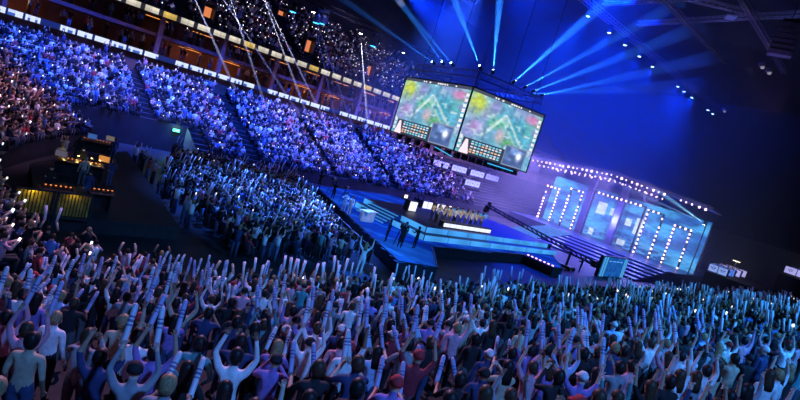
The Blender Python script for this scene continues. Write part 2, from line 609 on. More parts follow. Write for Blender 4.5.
# upper tier
for k in range(UP_N):
    d = D_SUITE+.85*k+.5
    ss = 34.0
    while ss < S_END-1:
        x, y, a = bowl(ss, d)
        ss += pitch(ss, d, .6)
        occ = (.88 if x < 58 else .88*max(0, 1-(x-58)/16))
        if RNG.random() > occ or any(abs(x-ax) < 1.0 for ax in (24, 40, 55)) or any(abs(x-ax) < 1.1 and k < kk for ax, kk in ((27.5, 4), (42.7, 5), (54.4, 5))) or (abs(x-41.2) < 1.2 and 7 < k < 13):
            continue
        place(x, y, 14.3+.53*k, a+PI/2, W_UP)


def inside(x, y, poly):
    c, n = False, len(poly)
    for i in range(n):
        (x1, y1), (x2, y2) = poly[i], poly[(i+1) % n]
        if (y1 > y) != (y2 > y) and x < (x2-x1)*(y-y1)/(y2-y1)+x1:
            c = not c
    return c


FLOOR_POLY = [(14.6, 25.4), (23.2, 25.8), (33.4, 49.5), (33, 51), (20.5, 51), (17.0, 43)]
for x in np.arange(13, 38, .84):
    for y in np.arange(25, 52, .54):
        if inside(x, y, FLOOR_POLY) and RNG.random() < .93:
            place(x, y, 0, -PI/2+.25, W_FLOOR)
for y in np.arange(30, 47, 1.1):
    place(14.0+.12*(y-30)+RNG.normal(0, .2), y, 0, -1.2, W_FLOOR)
N_FLOOR_END = len(CROWD)


def project(p):
    v = Vector(p)-Vector((0, 0, 9))
    c = v.dot(_fw)
    if c < .3:
        return None
    return 400+550*v.dot(R_)/c, 200-550*v.dot(U_)/c, c


# near stand: seats in view, the nearest become individual spectators, the others join the massed crowd
near_seats = []
for k in range(NEAR_N):
    y = near_y(k)-.5
    x = -6.0+RNG.random()*.3
    while x < 100:
        x += .72
        if RNG.random() > (.72 if x < 30 else .82):
            continue
        q = project((x, y, near_z(k)+1.5))
        if q is None or not (-14 < q[0] < 814 and q[1] < 425):
            continue
        if math.hypot(x, y) < 5.4 or x > 80:
            continue
        near_seats.append((q[2], k, x, y))
near_seats.sort()
INDIVIDUALS = near_seats[:250]
for c, k, x, y in near_seats[250:]:
    place(x, y, near_z(k), -.45 if x < 50 else .1, W_NEAR)
for y in (20.0, 21.0, 22.0, 23.0):                           # fans standing on the floor before the near stand, by the mixing position
    for x in np.arange(2.6, 9.4 if y < 21.5 else 7.5, .72):
        if RNG.random() < .85:
            place(x, y, 0, -.4, W_NEAR)


def build_crowd():
    vs, loops, starts, totals, cols, mis = [], [], [], [], [], []
    vo = lo = 0
    cache = []
    for V, F, P in TEMPL:
        fl = np.concatenate([np.array(f) for f in F])
        tot = np.array([len(f) for f in F])
        cache.append((V, fl, tot, P))
    for x, y, z, yaw, t, lc in CROWD:
        V, fl, tot, P = cache[t]
        sc = RNG.normal(1.0, .05)
        c, s = math.cos(yaw)*sc, math.sin(yaw)*sc
        W = np.empty_like(V)
        W[:, 0] = V[:, 0]*c-V[:, 1]*s+x
        W[:, 1] = V[:, 0]*s+V[:, 1]*c+y
        W[:, 2] = V[:, 2]*sc+z
        vs.append(W)
        loops.append(fl+vo)
        st = np.concatenate(([0], np.cumsum(tot)[:-1]))+lo
        starts.append(st); totals.append(tot)
        pal = np.array([SKIN[int(RNG.integers(0, 5))], SH_C[int(RNG.choice(len(SH_C), p=SH_W))], TROU[int(RNG.integers(0, 4))], HAIRC[int(RNG.integers(0, 5))], lc, (.78, .76, .86), (.012, .014, .03)])
        cols.append(pal[P])
        mis.append((P == 4).astype(np.int32))
        vo += len(V); lo += len(fl)
    V = np.concatenate(vs); L = np.concatenate(loops); S = np.concatenate(starts); T = np.concatenate(totals)
    Cc = np.concatenate(cols); M = np.concatenate(mis)
    me = bpy.data.meshes.new('crowd')
    me.vertices.add(len(V)); me.vertices.foreach_set('co', V.astype(np.float32).ravel())
    me.loops.add(len(L)); me.loops.foreach_set('vertex_index', L.astype(np.int32))
    me.polygons.add(len(S)); me.polygons.foreach_set('loop_start', S.astype(np.int32)); me.polygons.foreach_set('loop_total', T.astype(np.int32))
    me.materials.append(attr_mat('crowd_cloth', 0.75))
    me.materials.append(attr_mat('hand_light', 0.5, True, 4.5))
    me.polygons.foreach_set('material_index', M)
    a = me.attributes.new('tint', 'FLOAT_COLOR', 'FACE')
    a.data.foreach_set('color', np.concatenate((Cc, np.ones((len(Cc), 1))), axis=1).astype(np.float32).ravel())
    me.update(); me.validate()
    o = bpy.data.objects.new('crowd', me)
    COL.objects.link(o)
    tag(o, 'massed spectators filling the far stand, upper tier, arena floor and distant near stand', 'crowd', kind='stuff')
    print('CROWD', len(CROWD), 'faces', len(S), 'indiv', len(INDIVIDUALS), INDIVIDUALS[-1][0], len(near_seats))


build_crowd()

# ------------------------------------------------------------------ people built one by one
SKINS = [mat('skin_%s' % n, c, 0.55, var=0.08, scale=8) for n, c in (('light', (.62, .42, .33)), ('tan', (.5, .32, .22)), ('brown', (.3, .18, .12)), ('pale', (.7, .5, .42)))]
EYE, MOUTH, SHOE = mat('eye_dark', (.02, .02, .02), 0.2), mat('lips', (.4, .15, .13), 0.5), mat('shoe_black', (.03, .03, .03), 0.5)
HAIRS = [('black-haired', mat('hair_black', (.015, .012, .012), 0.5, scale=30, var=.5)), ('brown-haired', mat('hair_brown', (.06, .035, .02), 0.5, scale=30, var=.5)), ('fair-haired', mat('hair_fair', (.35, .24, .12), 0.5, scale=30, var=.4))]
CAPS = [('black-capped', mat('cap_black', (.02, .02, .025), .8)), ('white-capped', mat('cap_white', (.75, .75, .78), .8)), ('red-capped', mat('cap_red', (.45, .04, .05), .8))]
TOPS = [(n, mat('top_'+n.replace(' ', '_').replace('-', '_'), c, .8, scale=12, var=.18)) for n, c in (
    ('black top', (.02, .02, .024)), ('white top', (.78, .78, .8)), ('grey hoodie', (.3, .31, .34)), ('navy jumper', (.035, .05, .14)), ('pale-blue shirt', (.35, .5, .75)), ('maroon top', (.25, .03, .05)),
    ('pink top', (.65, .33, .42)), ('beige jacket', (.5, .42, .3)), ('teal top', (.08, .3, .33)), ('violet top', (.28, .18, .5)))]
JEANS = [mat('trousers_'+n, c, .85, scale=10) for n, c in (('black', (.02, .02, .025)), ('denim', (.05, .08, .18)), ('grey', (.12, .12, .13)))]
_bodies = {}


def body_mesh(pose):
    """one continuous skinned figure; material slots: skin, top, trousers, shoes, forearm, eyes, mouth"""
    if pose in _bodies:
        return _bodies[pose]
    J, E = skeleton(pose)
    names = list(J)
    me = bpy.data.meshes.new('armature_edges')
    me.from_pydata([J[n][:3] for n in names], [(names.index(a), names.index(b)) for a, b in E], [])
    o = bpy.data.objects.new('armature_edges', me)
    COL.objects.link(o)
    o.modifiers.new('skin', 'SKIN')
    lay = me.skin_vertices[0].data
    for i, n in enumerate(names):
        r = J[n][3]
        lay[i].radius = (r, r*.8) if n in ('pelvis', 'waist', 'chest') else (r, r)
        lay[i].use_root = n == 'pelvis'
    sub = o.modifiers.new('smooth', 'SUBSURF')
    sub.levels = sub.render_levels = 2
    dg = bpy.context.evaluated_depsgraph_get()
    body = bpy.data.meshes.new_from_object(o.evaluated_get(dg))
    bpy.data.objects.remove(o)
    bm = bmesh.new()
    bm.from_mesh(body)
    seg = []
    for a, b in E:
        m = 1
        if 'neck' in (a, b) and 'skull' in (a, b) or 'crown' in (a, b) or b.startswith('palm'):
            m = 0
        elif b.startswith('wrist'):
            m = 4
        elif b.startswith(('hip', 'knee', 'ankle')):
            m = 2
        elif b.startswith('toe'):
            m = 3
        seg.append((Vector(J[a][:3]), Vector(J[b][:3]), (J[a][3]+J[b][3])/2, m))
    for f in bm.faces:
        c = f.calc_center_median()
        best, bi = 1e9, 1
        for a, b, r, m in seg:
            t = max(0, min(1, (c-a).dot(b-a)/max(1e-9, (b-a).length_squared)))
            d = (c-a.lerp(b, t)).length-r*.6
            if d < best:
                best, bi = d, m
        f.material_index = bi
        f.smooth = True

    def blob(c, r, m, sc=(1, 1, 1)):
        q = bmesh.ops.create_icosphere(bm, subdivisions=1, radius=r)
        for v in q['verts']:
            v.co = Vector((v.co.x*sc[0], v.co.y*sc[1], v.co.z*sc[2]))+Vector(c)
        for f in {f for v in q['verts'] for f in v.link_faces}:
            f.material_index = m
            f.smooth = True
    k = Vector(J['skull'][:3])
    blob(k+Vector((0, .088, .0)), .018, 0, (.8, 1, 1.4))
    for s in (-1, 1):
        blob(k+Vector((s*.085, -.005, .0)), .024, 0, (.45, .8, 1.3))
        blob(k+Vector((s*.033, .074, .03)), .012, 5)
    blob(k+Vector((0, .075, -.047)), .02, 6, (1.2, .5, .35))
    for n in 'rl':
        wr, pl = Vector(J['wrist'+n][:3]), Vector(J['palm'+n][:3])
        d = (pl-wr).normalized()
        lat = d.cross(Vector((0, 1, 0)) if abs(d.y) < .8 else Vector((0, 0, 1))).normalized()
        nrm = d.cross(lat)
        for i, (off, L) in enumerate(((-.024, .07), (-.008, .08), (.008, .075), (.024, .058), (.034, .05))):
            if i < 4:
                p0 = pl+lat*off
                p1, p2 = p0+d*L*.65, p0+d*L*.95+nrm*L*.4
            else:
                p0 = pl-d*.03+lat*.02*(1 if n == 'r' else 1)
                p1, p2 = p0+lat*.03+d*.022, p0+lat*.04+d*.05+nrm*.012
            pr = []
            for q, r in ((p0, .0095), (p1, .0085), (p2, .006)):
                u = d.orthogonal().normalized()
                w_ = d.cross(u)
                pr.append([bm.verts.new(q+u*r*math.cos(t)+w_*r*math.sin(t)) for t in (0, PI*.4, PI*.8, PI*1.2, PI*1.6)])
            for a in range(2):
                for t in range(5):
                    f = bm.faces.new((pr[a][t], pr[a][(t+1) % 5], pr[a+1][(t+1) % 5], pr[a+1][t]))
                    f.material_index, f.smooth = 0, True
            bm.faces.new(pr[2]).material_index = 0
    bm.to_mesh(body)
    bm.free()
    idx = [p.material_index for p in body.polygons]
    body.materials.clear()
    for m in (SKINS[0], TOPS[0][1], JEANS[0], SHOE, SKINS[0], EYE, MOUTH):
        body.materials.append(m)
    body.polygons.foreach_set('material_index', idx)
    body.update()
    body.name = 'figure_'+pose
    _bodies[pose] = (body, J)
    return _bodies[pose]


_hair = {}


def hair_mesh(style, drop):
    key = (style, drop)
    if key in _hair:
        return _hair[key]
    V, F, P = [], [], []
    z, X, Y = 1.61-drop, Vector((1, 0, 0)), Vector((0, 1, 0))
    if style == 'long':
        ring_loft(V, F, P, 0, [((0, -.075, z-.27), X*.1, Y*.03), ((0, -.06, z-.12), X*.105, Y*.05), ((0, -.02, z-.02), X*.104, Y*.075), ((0, .012, z+.06), X*.103, Y*.108), ((0, .012, z+.12), X*.085, Y*.092), ((0, .01, z+.165), X*.035, Y*.04)], 10)
    elif style == 'short':
        ring_loft(V, F, P, 0, [((0, -.03, z-.065), X*.07, Y*.05), ((0, -.012, z-.0), X*.1, Y*.082), ((0, .012, z+.055), X*.102, Y*.108), ((0, .014, z+.12), X*.086, Y*.094), ((0, .012, z+.165), X*.035, Y*.045)], 10)
    else:
        ring_loft(V, F, P, 0, [((0, .012, z+.035), X*.105, Y*.112), ((0, .012, z+.1), X*.1, Y*.106), ((0, .01, z+.155), X*.06, Y*.065), ((0, .01, z+.17), X*.015, Y*.015)], 10)
        ring_loft(V, F, P, 0, [((0, .13, z+.03), X*.085, Y*.075), ((0, .13, z+.045), X*.083, Y*.073)], 10)
    me = bpy.data.meshes.new('hair_'+style)
    me.from_pydata(V, [], F)
    me.polygons.foreach_set('use_smooth', [True]*len(F))
    me.materials.append(HAIRS[0][1])
    _hair[key] = me
    return me


def person(name, loc, yaw, pose, top, trousers, skin, hair, style, label, group=None, scale=1.0, long_sleeves=True, cat='person'):
    me, J = body_mesh(pose)
    o = bpy.data.objects.new(name, me)
    COL.objects.link(o)
    o.location = loc
    o.rotation_euler = (0, 0, yaw)
    o.scale = (scale,)*3
    for i, m in enumerate((skin, top, trousers, SHOE, top if long_sleeves else skin)):
        o.material_slots[i].link = 'OBJECT'
        o.material_slots[i].material = m
    h = bpy.data.objects.new('cap' if style == 'cap' else 'hair', hair_mesh(style, .45 if pose.endswith('seated') else 0))
    COL.objects.link(h)
    h.material_slots[0].link = 'OBJECT'
    h.material_slots[0].material = hair
    h.parent = o
    return tag(o, label, cat, group)


# ------------------------------------------------------------------ LED ribbons and the suites
def ribbon(name, d, z0, z1, label, seg, colours, dark):
    b = MB()
    S = [s for s in np.arange(30, S_END-1, .5)]
    t = empty(name, (*bowl(60, d)[:2], z0), 0, label, 'LED ribbon')
    bx, by, bz = t.location
    back, disp = MB(), MB()
    vs, fs = [], []
    for s in S:
        p, q = bowl(s, d+.05), bowl(s, d+.3)
        vs += [(p[0]-bx, p[1]-by, z0-bz), (p[0]-bx, p[1]-by, z1-bz), (q[0]-bx, q[1]-by, z1-bz), (q[0]-bx, q[1]-by, z0-bz)]
    for i in range(len(S)-1):
        fs += [(4*i+j, 4*i+4+j, 4*i+4+(j+1) % 4, 4*i+(j+1) % 4) for j in range(4)]
    back.add(vs, fs)
    back.build('housing', SHELL, t)
    s = 30.0
    i = 0
    while s < S_END-2:
        step = pitch(s, d, .25)
        p, q = bowl(s, d), bowl(s+step, d)
        c = colours(i, .25)
        for (za, zb, cc) in ((z0+.06, z0+.06+(z1-z0-.12)*.5, c[0]), (z0+.06+(z1-z0-.12)*.5, z1-.06, c[1])):
            disp.add([(p[0]-bx, p[1]-by, za-bz), (q[0]-bx, q[1]-by, za-bz), (q[0]-bx, q[1]-by, zb-bz), (p[0]-bx, p[1]-by, zb-bz)], [(0, 1, 2, 3)], cc)
        s += step
        i += 1
    disp.build('display', attr_mat('ribbon_picture', .4, True, 1.0), t, tinted=True)


def upper_cols(i, st):
    u = (i*st) % 2.0
    if u < .3:
        return (.02, .02, .03), (.02, .02, .03)
    k = (i*st)//2.0
    base = (.75, .68, .55) if int(k) % 5 else (.75, .5, .12)
    n = .75+.4*random.random()
    return tuple(c*n*.75 for c in base), tuple(c*n for c in base)


def lower_cols(i, st):
    k = int((i*st)//1.75)
    u = (i*st) % 1.75
    if u < .25 or k % 7 == 6:
        return (.01, .02, .12), (.01, .02, .15)
    n = random.random()
    if n < .3:
        return (.05, .12, .5), (.6, .7, 1)
    return (.7, .8, 1.0), (.75, .85, 1.05)


ribbon('led_ribbon', D_SUITE-.4, 13.45, 14.2, 'cream lit LED ribbon along the front edge of the upper tier', 2.0, upper_cols, None)
ribbon('led_ribbon', D_SUITE-.5, 8.7, 9.35, 'white and blue LED ribbon below the suites above the lower bowl', 1.75, lower_cols, None)

# suite pillars, lit counters and lamps
pil = MB()
for s in np.arange(24, S_END-6, 7.5):
    x, y, a = bowl(s, D_SUITE+.5)
    pil.box((x, y, 11.4), (.5, .5, 4.2), a)
struct('column_suite', pil, mat('suite_column', (.22, .1, .1), .7))
proto = empty('suite_lamp', (0, 0, 0))
b = MB(); b.box((0, 0, 0), (2.6, .5, .14)); b.build('housing', SHELL, proto)
b = MB(); b.box((0, 0, -.08), (2.5, .42, .05)); b.build('diffuser', glow('suite_orange', (1, .34, .07), 1.6), proto)
first = True
n = 0
for s in np.arange(52, S_END-8, 5.6):
    for lv, (z, dd) in enumerate(((13.42, 3.6), (11.12, 3.2))):
        if lv and n % 3 == 0:
            n += 1
            continue
        n += 1
        x, y, a = bowl(s+1.3*lv, D_SUITE+dd)
        lab = 'orange lamp under the %s suite ceiling, %s from the stage end' % (('upper', 'lower')[lv], ORD[int((s-52)//5.6)+1])
        if first:
            o, first = proto, False
            o.location, o.rotation_euler = (x, y, z), (0, 0, a-PI/2)
        else:
            o = dup(proto, (x, y, z), a-PI/2)
        tag(o, lab, 'lamp', 'orange suite lamps')
        if n % 2 == 0:
            px, py, _ = bowl(s+1.3*lv, D_SUITE+dd-.2)
            point('suite_glow', (px, py, z-.5), 130, (1, .36, .1), .4)

# lit stair doorways in the upper tier
for i, (x, y, z, h) in enumerate(((27.5, 68.3, 14.6, 2.4), (42.7, 69.3, 15.4, 2.6), (41.2, 76.4, 19.6, 1.5), (54.4, 69.4, 15.4, 2.4))):
    b = MB()
    b.box((x-.75, y, z+h/2), (.2, 1.0, h)); b.box((x+.75, y, z+h/2), (.2, 1.0, h)); b.box((x, y, z+h+.1), (1.7, 1.0, .2)); b.box((x, y+.45, z+h/2), (1.4, .1, h))
    d = struct('door_%d' % (i+1), b, STEEL)
    b = MB(); b.box((x, y+.36, z+h*.42), (1.1, .06, h*.78)); struct('door_light', b, glow('stair_orange', (1, .3, .1), .75), parent=d)

# ------------------------------------------------------------------ lights and trusses under the roof
def truss(name, p, q, wdt, label, group=None, r=.05, bay=None, m=None):
    """box truss: a thing with chords and bracing"""
    p, q = Vector(p), Vector(q)
    t = empty(name, p, 0, label, 'truss', group)
    d = (q-p)
    L = d.length
    d.normalize()
    u = d.cross(Vector((0, 0, 1))).normalized()
    v = u.cross(d)
    cor = [(u*a+v*c)*wdt/2 for a, c in ((-1, -1), (1, -1), (1, 1), (-1, 1))]
    b = MB()
    for c in cor:
        b.tube(c, c+d*L, r, n=6)
    b.build('chords', m or TRUSS, t)
    b = MB()
    nb = max(2, int(L/(bay or wdt*1.4)))
    for i in range(nb):
        for j in range(4):
            a_, c_ = cor[j], cor[(j+1) % 4]
            b.tube(a_+d*L*i/nb, c_+d*L*(i+1)/nb, r*.5, n=5)
    b.build('braces', m or TRUSS, t)
    return t


def cable(name, p, q, r, label, group):
    b = MB()
    b.tube((0, 0, 0), Vector(q)-Vector(p), r, n=6)
    o = b.build(name, STEEL)
    o.location = p
    return tag(o, label, 'cable', group)


def moving_head_proto(lens, strength, mname):
    t = empty('moving_head_lamp', (0, 0, 0))
    b = MB(); b.box((0, 0, -.08), (.36, .3, .16)); b.build('base', SHELL, t, bevel=.02)
    b = MB(); b.box((-.2, 0, -.36), (.06, .14, .46)); b.box((.2, 0, -.36), (.06, .14, .46)); b.box((0, 0, -.17), (.46, .14, .06)); b.build('yoke', SHELL, t)
    b = MB(); b.lathe((0, 0, -.66), [(.1, 0), (.17, .04), (.17, .3), (.12, .42), (.05, .46)], 14); hd = b.build('head', SHELL, t, smooth=False)
    b = MB(); b.lathe((0, 0, -.67), [(.145, 0), (.145, .012)], 14); b.build('lens', glow(mname, lens, strength), hd)
    return t


ML = MB
HEAD_BLUE = moving_head_proto((.25, .5, 1), 14, 'lens_blue')
HEAD_WHITE = moving_head_proto((1, .93, .8), 30, 'lens_white')
HEAD_CYAN = moving_head_proto((.05, .55, 1), 3, 'lens_cyan')
truss('lighting_truss', (54, 39, 30.6), (114, 39, 30.6), .7, 'long lighting truss with blue heads running towards the main stage', 'roof trusses')
USED = set()


def head(proto, loc, label, group, rz=0.0, scale=1.0):
    if proto.name in USED:
        o = dup(proto, loc, rz)
    else:
        USED.add(proto.name)
        o = proto
        o.location, o.rotation_euler = loc, (0, 0, rz)
    o.scale = (scale,)*3
    return tag(o, label, 'stage light', group)


for i, x in enumerate((61, 67, 72, 77, 82, 93, 96, 100, 109, 112)):
    head(HEAD_BLUE, (x, 39, 30.2), 'blue moving head on the long truss, %s from the cube end' % ORD[i+1], 'blue moving heads on the long truss', 0, 1.5)
# roof lattice at the upper right
RT = 'roof trusses'
for i, (p, q, l) in enumerate((
        ((55, 28.2, 30), (78, 28, 30), 'roof truss parallel to the long lighting truss, nearest to it'),
        ((55, 20.6, 30), (80, 21.5, 30), 'roof truss beside the hanging speaker array, parallel to the long lighting truss'),
        ((61, 37.5, 30.9), (56.4, 17, 30.9), 'first cross truss of the roof lattice, towards the camera end'),
        ((67.8, 36, 30.9), (61.4, 16, 30.9), 'second cross truss of the roof lattice, behind the first'),
        ((57.6, 28.0, 30.9), (62.6, 21.0, 30.9), 'short diagonal truss joining the two parallel roof trusses'))):
    truss('roof_truss', p, q, .45, l, RT, .06)
spot('roof_violet', (58, 14, 20), (66, 26, 31), 900, (.42, .2, 1), 70, .9, .5)
truss('side_truss', (14, 60, 20.9), (58, 60, 20.9), .6, 'truss carrying white beam lamps in front of the upper tier', 'roof trusses', m=BLACK)
for x in (15, 30, 45, 57):
    cable('hoist_cable', (x, 60, 21.2), (x, 60, 34), .03, 'hoist cable holding the white lamp truss, at %d metres from the entrance end' % (x+30), 'hoist cables of the side truss')
for x in (57, 75, 93, 111):
    cable('hoist_cable', (x, 39, 30.95), (x, 39, 34), .03, 'hoist cable holding the long lighting truss, at %d metres from the entrance end' % (x+30), 'hoist cables of the long truss')


def beam(name, p, q, r0, r1, power, colour, label, group, density=.05):
    """a lamp beam: a cone of haze added in its shape and the narrow lamp that lights it"""
    p, q = Vector(p), Vector(q)
    d = q-p
    b = MB()
    b.tube((0, 0, 0), d, r0, r1, n=16)  # haze cone added in the beam's shape, so the beam shows
    o = b.build(name, HAZE_B.setdefault(density, haze_mat('beam_haze', density)))
    o.location = p
    tag(o, label, 'light beam', group, 'thing')
    spot(name+'_lamp', p, q, power, colour, 2*math.degrees(math.atan(r1*1.05/d.length)), .3, .01)


HAZE_B = {}
BG = 'white beams in front of the upper tier'
side = [((19.4, 60), [(29.4, 8.0)]), ((22.0, 60), [(38.9, 7.0)]), ((24.6, 60), [(34.0, 6.6)]), ((29.2, 60), [(40.0, 7.0), (42.8, 7.0)]), ((36.5, 60), [(44.6, 7.0), (47.4, 7.4)]), ((44.1, 60), [(49.6, 8.4)]), ((52.1, 60), [])]
for i, (p, ends) in enumerate(side):
    head(HEAD_WHITE, (p[0], 60, 20.55), 'white beam lamp on the side truss aimed down, %s from the entrance end' % ORD[i+1], 'white beam lamps', 0, 1.4)
    for j, e in enumerate(ends):
        a0 = Vector((p[0], 60, 19.5))
        dd = (Vector((e[0], 60, e[1]))-a0).normalized()
        beam('light_beam', a0+dd*.3, (e[0], 60, e[1]), .08, .2, 330000, (.8, .83, 1), 'thin white beam slanting down before the suites, beam %s of lamp %s' % ('one' if j == 0 else 'two', ORD[i+1]), BG, .12)
for i, (x, z) in enumerate(((33.8, 20.4), (38.0, 20.5), (46.6, 20.5), (37.2, 20.3))):
    head(HEAD_CYAN, (x, 60, z), 'cyan lamp on the side truss, %s of the cyan ones' % ORD[(1, 3, 4, 2)[i]], 'cyan lamps on the side truss', 0, 2.6)

# ------------------------------------------------------------------ the hanging screen cube
def vnoise(n, m, cells, seed):
    r = np.random.default_rng(seed).random((cells+2, cells+2))
    y, x = np.linspace(0, cells-.001, m), np.linspace(0, cells-.001, n)
    yi, xi = y.astype(int), x.astype(int)
    fy, fx = (y-yi)[:, None], (x-xi)[None, :]
    fy, fx = fy*fy*(3-2*fy), fx*fx*(3-2*fx)
    a, b_, c, d = r[yi][:, xi], r[yi][:, xi+1], r[yi+1][:, xi], r[yi+1][:, xi+1]
    return (a*(1-fx)+b_*fx)*(1-fy)+(c*(1-fx)+d*fx)*fy


def game_picture(n, m):
    """colours of a made-up battle picture with scoreboard strips, rows from the bottom"""
    U, V = np.meshgrid((np.arange(n)+.5)/n, (np.arange(m)+.5)/m)
    img = np.zeros((m, n, 3))
    img[:] = (.12, .32, .48)

    def mix(mask, c):
        mask = np.clip(mask, 0, 1)[..., None]
        img[:] = img*(1-mask)+np.array(c)*mask
    mix((vnoise(n, m, 5, 1)-.45)*3, (.1, .4, .26))
    mix((vnoise(n, m, 6, 2)-.55)*4, (.22, .24, .5))
    mix((vnoise(n, m, 7, 3)-.6)*4, (.1, .36, .5))
    mix(np.exp(-((U-.1)/.1)**2-((V-.82)/.16)**2)*1.5, (.42, .5, .08))
    mix(np.exp(-((U-.86)/.1)**2-((V-.85)/.07)**2)*1.4, (.55, .2, .42))
    mix(np.exp(-((U-.7)/.16)**2-((V-.62)/.24)**2)*.9, (.05, .3, .45))
    mix(np.exp(-((U-.15)/.12)**2-((V-.45)/.1)**2), (.34, .24, .5))
    for cx, cy, wx in ((.5, .78, 1.0), (.46, .7, .8)):
        dline = np.minimum(np.abs((U-cx)-.55*(V-cy)), np.abs((U-cx)+.75*(V-cy)))
        mix(np.where((V < cy) & (V > .35), np.clip(1-dline/.035, 0, 1)*.8*wx, 0), (.5, .62, .6))
    mix(np.exp(-((U-.5)/.06)**2-((V-.42)/.1)**2)*1.2, (.45, .34, .4))
    mix(np.exp(-((U-.62)/.1)**2-((V-.36)/.08)**2), (.1, .3, .12))
    img *= (.74+.5*vnoise(n, m, 26, 5))[..., None]
    mix((vnoise(n, m, 18, 6)-.72)*4, (.4, .55, .62))
    mix((vnoise(n, m, 14, 7)-.74)*4, (.06, .16, .26))
    r = np.random.default_rng(9)

    def rect(u0, u1, v0, v1, c):
        img[(U > u0) & (U < u1) & (V > v0) & (V < v1)] = c
    rect(0, 1, .955, 1, (.05, .06, .1))
    for i in range(17):
        if r.random() < .75:
            rect(.26+i*.032, .26+i*.032+.022, .965, .99, (.7, .7, .75))
    rect(.06, .62, 0, .25, (.03, .04, .07))
    for ro in range(5):
        for c in range(9):
            col = (.6, .6, .66) if r.random() < .55 else ((.65, .4, .25) if r.random() < .4 else (.15, .5, .65))
            rect(.17+c*.047, .17+c*.047+.034, .03+ro*.044, .03+ro*.044+.024, col)
    mix(np.where((V < .23) & (np.abs(U-.11) < .05*(1-V/.25)+.01), 1.0, 0), (.8, .62, .7))
    rect(.62, .93, .0, .34, (.16, .2, .3))
    rect(.635, .915, .02, .32, (.05, .09, .24))
    mix(np.where((V < .32) & (V > .02) & (U > .64) & (U < .91), vnoise(n, m, 18, 8)**3*1.2, 0), (.25, .4, .8))
    mix(np.exp(-((U-.83)/.03)**2-((V-.2)/.05)**2)*1.4, (.8, .9, 1))
    for k in range(7):
        rect(.945, .985, .36+k*.08, .41+k*.08, (.75, .6, .68) if k % 2 else (.6, .7, .7))
    for k in range(3):
        rect(.01, .045, .06+k*.08, .11+k*.08, (.6, .6, .65))
    return img


CX0, CY0, CX1, CY1, CZ0, CZ1 = 37.7, 33.0, 47.4, 44.2, 8.7, 14.75
cube = empty('screen_cube', ((CX0+CX1)/2, (CY0+CY1)/2, CZ0), 0, 'four-sided hanging video cube showing a bright game picture over the centre stage', 'video cube')
ox, oy, oz = cube.location
CROT = math.radians(-10)
_cc = Matrix.Rotation(CROT, 2) @ Vector((ox-CX0, oy-CY0))
cube.location = (CX0+_cc.x, CY0+_cc.y, oz)
cube.rotation_euler = (0, 0, CROT)


def loc_(p):
    return (p[0]-ox, p[1]-oy, p[2]-oz)


b = MB(); b.box(loc_(((CX0+CX1)/2, (CY0+CY1)/2, (CZ0+CZ1)/2)), (CX1-CX0-.3, CY1-CY0-.3, CZ1-CZ0)); b.build('casing', SHELL, cube)
SCREEN = attr_mat('screen_picture', .4, True, 1.4)
fr = MB()
INS = 0.0
for i, (p, u) in enumerate((((CX0, CY1), (CX0, CY0)), ((CX0, CY0), (CX1, CY0)), ((CX1, CY0), (CX1, CY1)), ((CX1, CY1), (CX0, CY1)))):
    n_, m_ = 150, 84
    img = game_picture(n_, m_)
    P0, P1 = Vector((*p, CZ0+.12)), Vector((*u, CZ0+.12))
    nrm = (P1-P0).normalized().cross(Vector((0, 0, 1)))
    vs, fs, cs = [], [], []
    for j in range(m_+1):
        for k in range(n_+1):
            q = P0.lerp(P1, .004+.992*k/n_)+Vector((0, 0, (CZ1-CZ0-.24)*j/m_))
            vs.append(loc_(q))
    b = MB()
    b.v = vs
    for j in range(m_):
        for k in range(n_):
            o = j*(n_+1)+k
            b.f.append([o, o+1, o+n_+2, o+n_+1]); b.mi.append(0); b.tint.append(tuple(img[j, k]))
    b.build('screen', SCREEN, cube, tinted=True)
    for za, zb in ((CZ0, CZ0+.1), (CZ1-.1, CZ1)):
        fr.box(loc_(((p[0]+u[0])/2, (p[1]+u[1])/2, (za+zb)/2)), (abs(p[0]-u[0])+.1, abs(p[1]-u[1])+.1, zb-za))
    fr.box(loc_((p[0], p[1], (CZ0+CZ1)/2)), (.12, .12, CZ1-CZ0))
fr.build('bezel', SHELL, cube)
for x in (CX0+1, (CX0+CX1)/2, CX1-1):
    for y in (CY0+1, CY1-1):
        b = MB(); b.tube(loc_((x, y, CZ1)), loc_((x, y, 33.98)), .03, n=6); b.build('hoist_cable', STEEL, cube)
b = MB()
for x0, y0, x1, y1 in ((CX0+.4, CY0+.5, CX1-.4, CY0+.5), (CX0+.4, CY1-.5, CX1-.4, CY1-.5), (CX0+.5, CY0+.4, CX0+.5, CY1-.4), (CX1-.5, CY0+.4, CX1-.5, CY1-.4)):
    for dz in (CZ1+.9, CZ1+1.5):
        b.tube(loc_((x0, y0, dz)), loc_((x1, y1, dz)), .06, n=6)
    L = math.hypot(x1-x0, y1-y0)
    k = int(L/.8)
    for i in range(k):
        b.tube(loc_((x0+(x1-x0)*i/k, y0+(y1-y0)*i/k, CZ1+.9)), loc_((x0+(x1-x0)*(i+1)/k, y0+(y1-y0)*(i+1)/k, CZ1+1.5)), .03, n=5)
for x in (CX0+.5, CX1-.5):
    for y in (CY0+.5, CY1-.5):
        b.tube(loc_((x, y, CZ1-.05)), loc_((x, y, CZ1+1.5)), .05, n=6)
b.build('top_rig', TRUSS, cube)
for x in np.linspace(CX0+1, CX1-1, 9):
    b = MB(); b.box(loc_((x, CY0+.6, CZ0-.28)), (.45, .5, .5)); b.build('speaker', SHELL, cube)
for y in np.linspace(CY0+1.5, CY1-1, 6):
    b = MB(); b.box(loc_((CX0+.6, y, CZ0-.28)), (.5, .45, .5)); b.build('speaker', SHELL, cube)
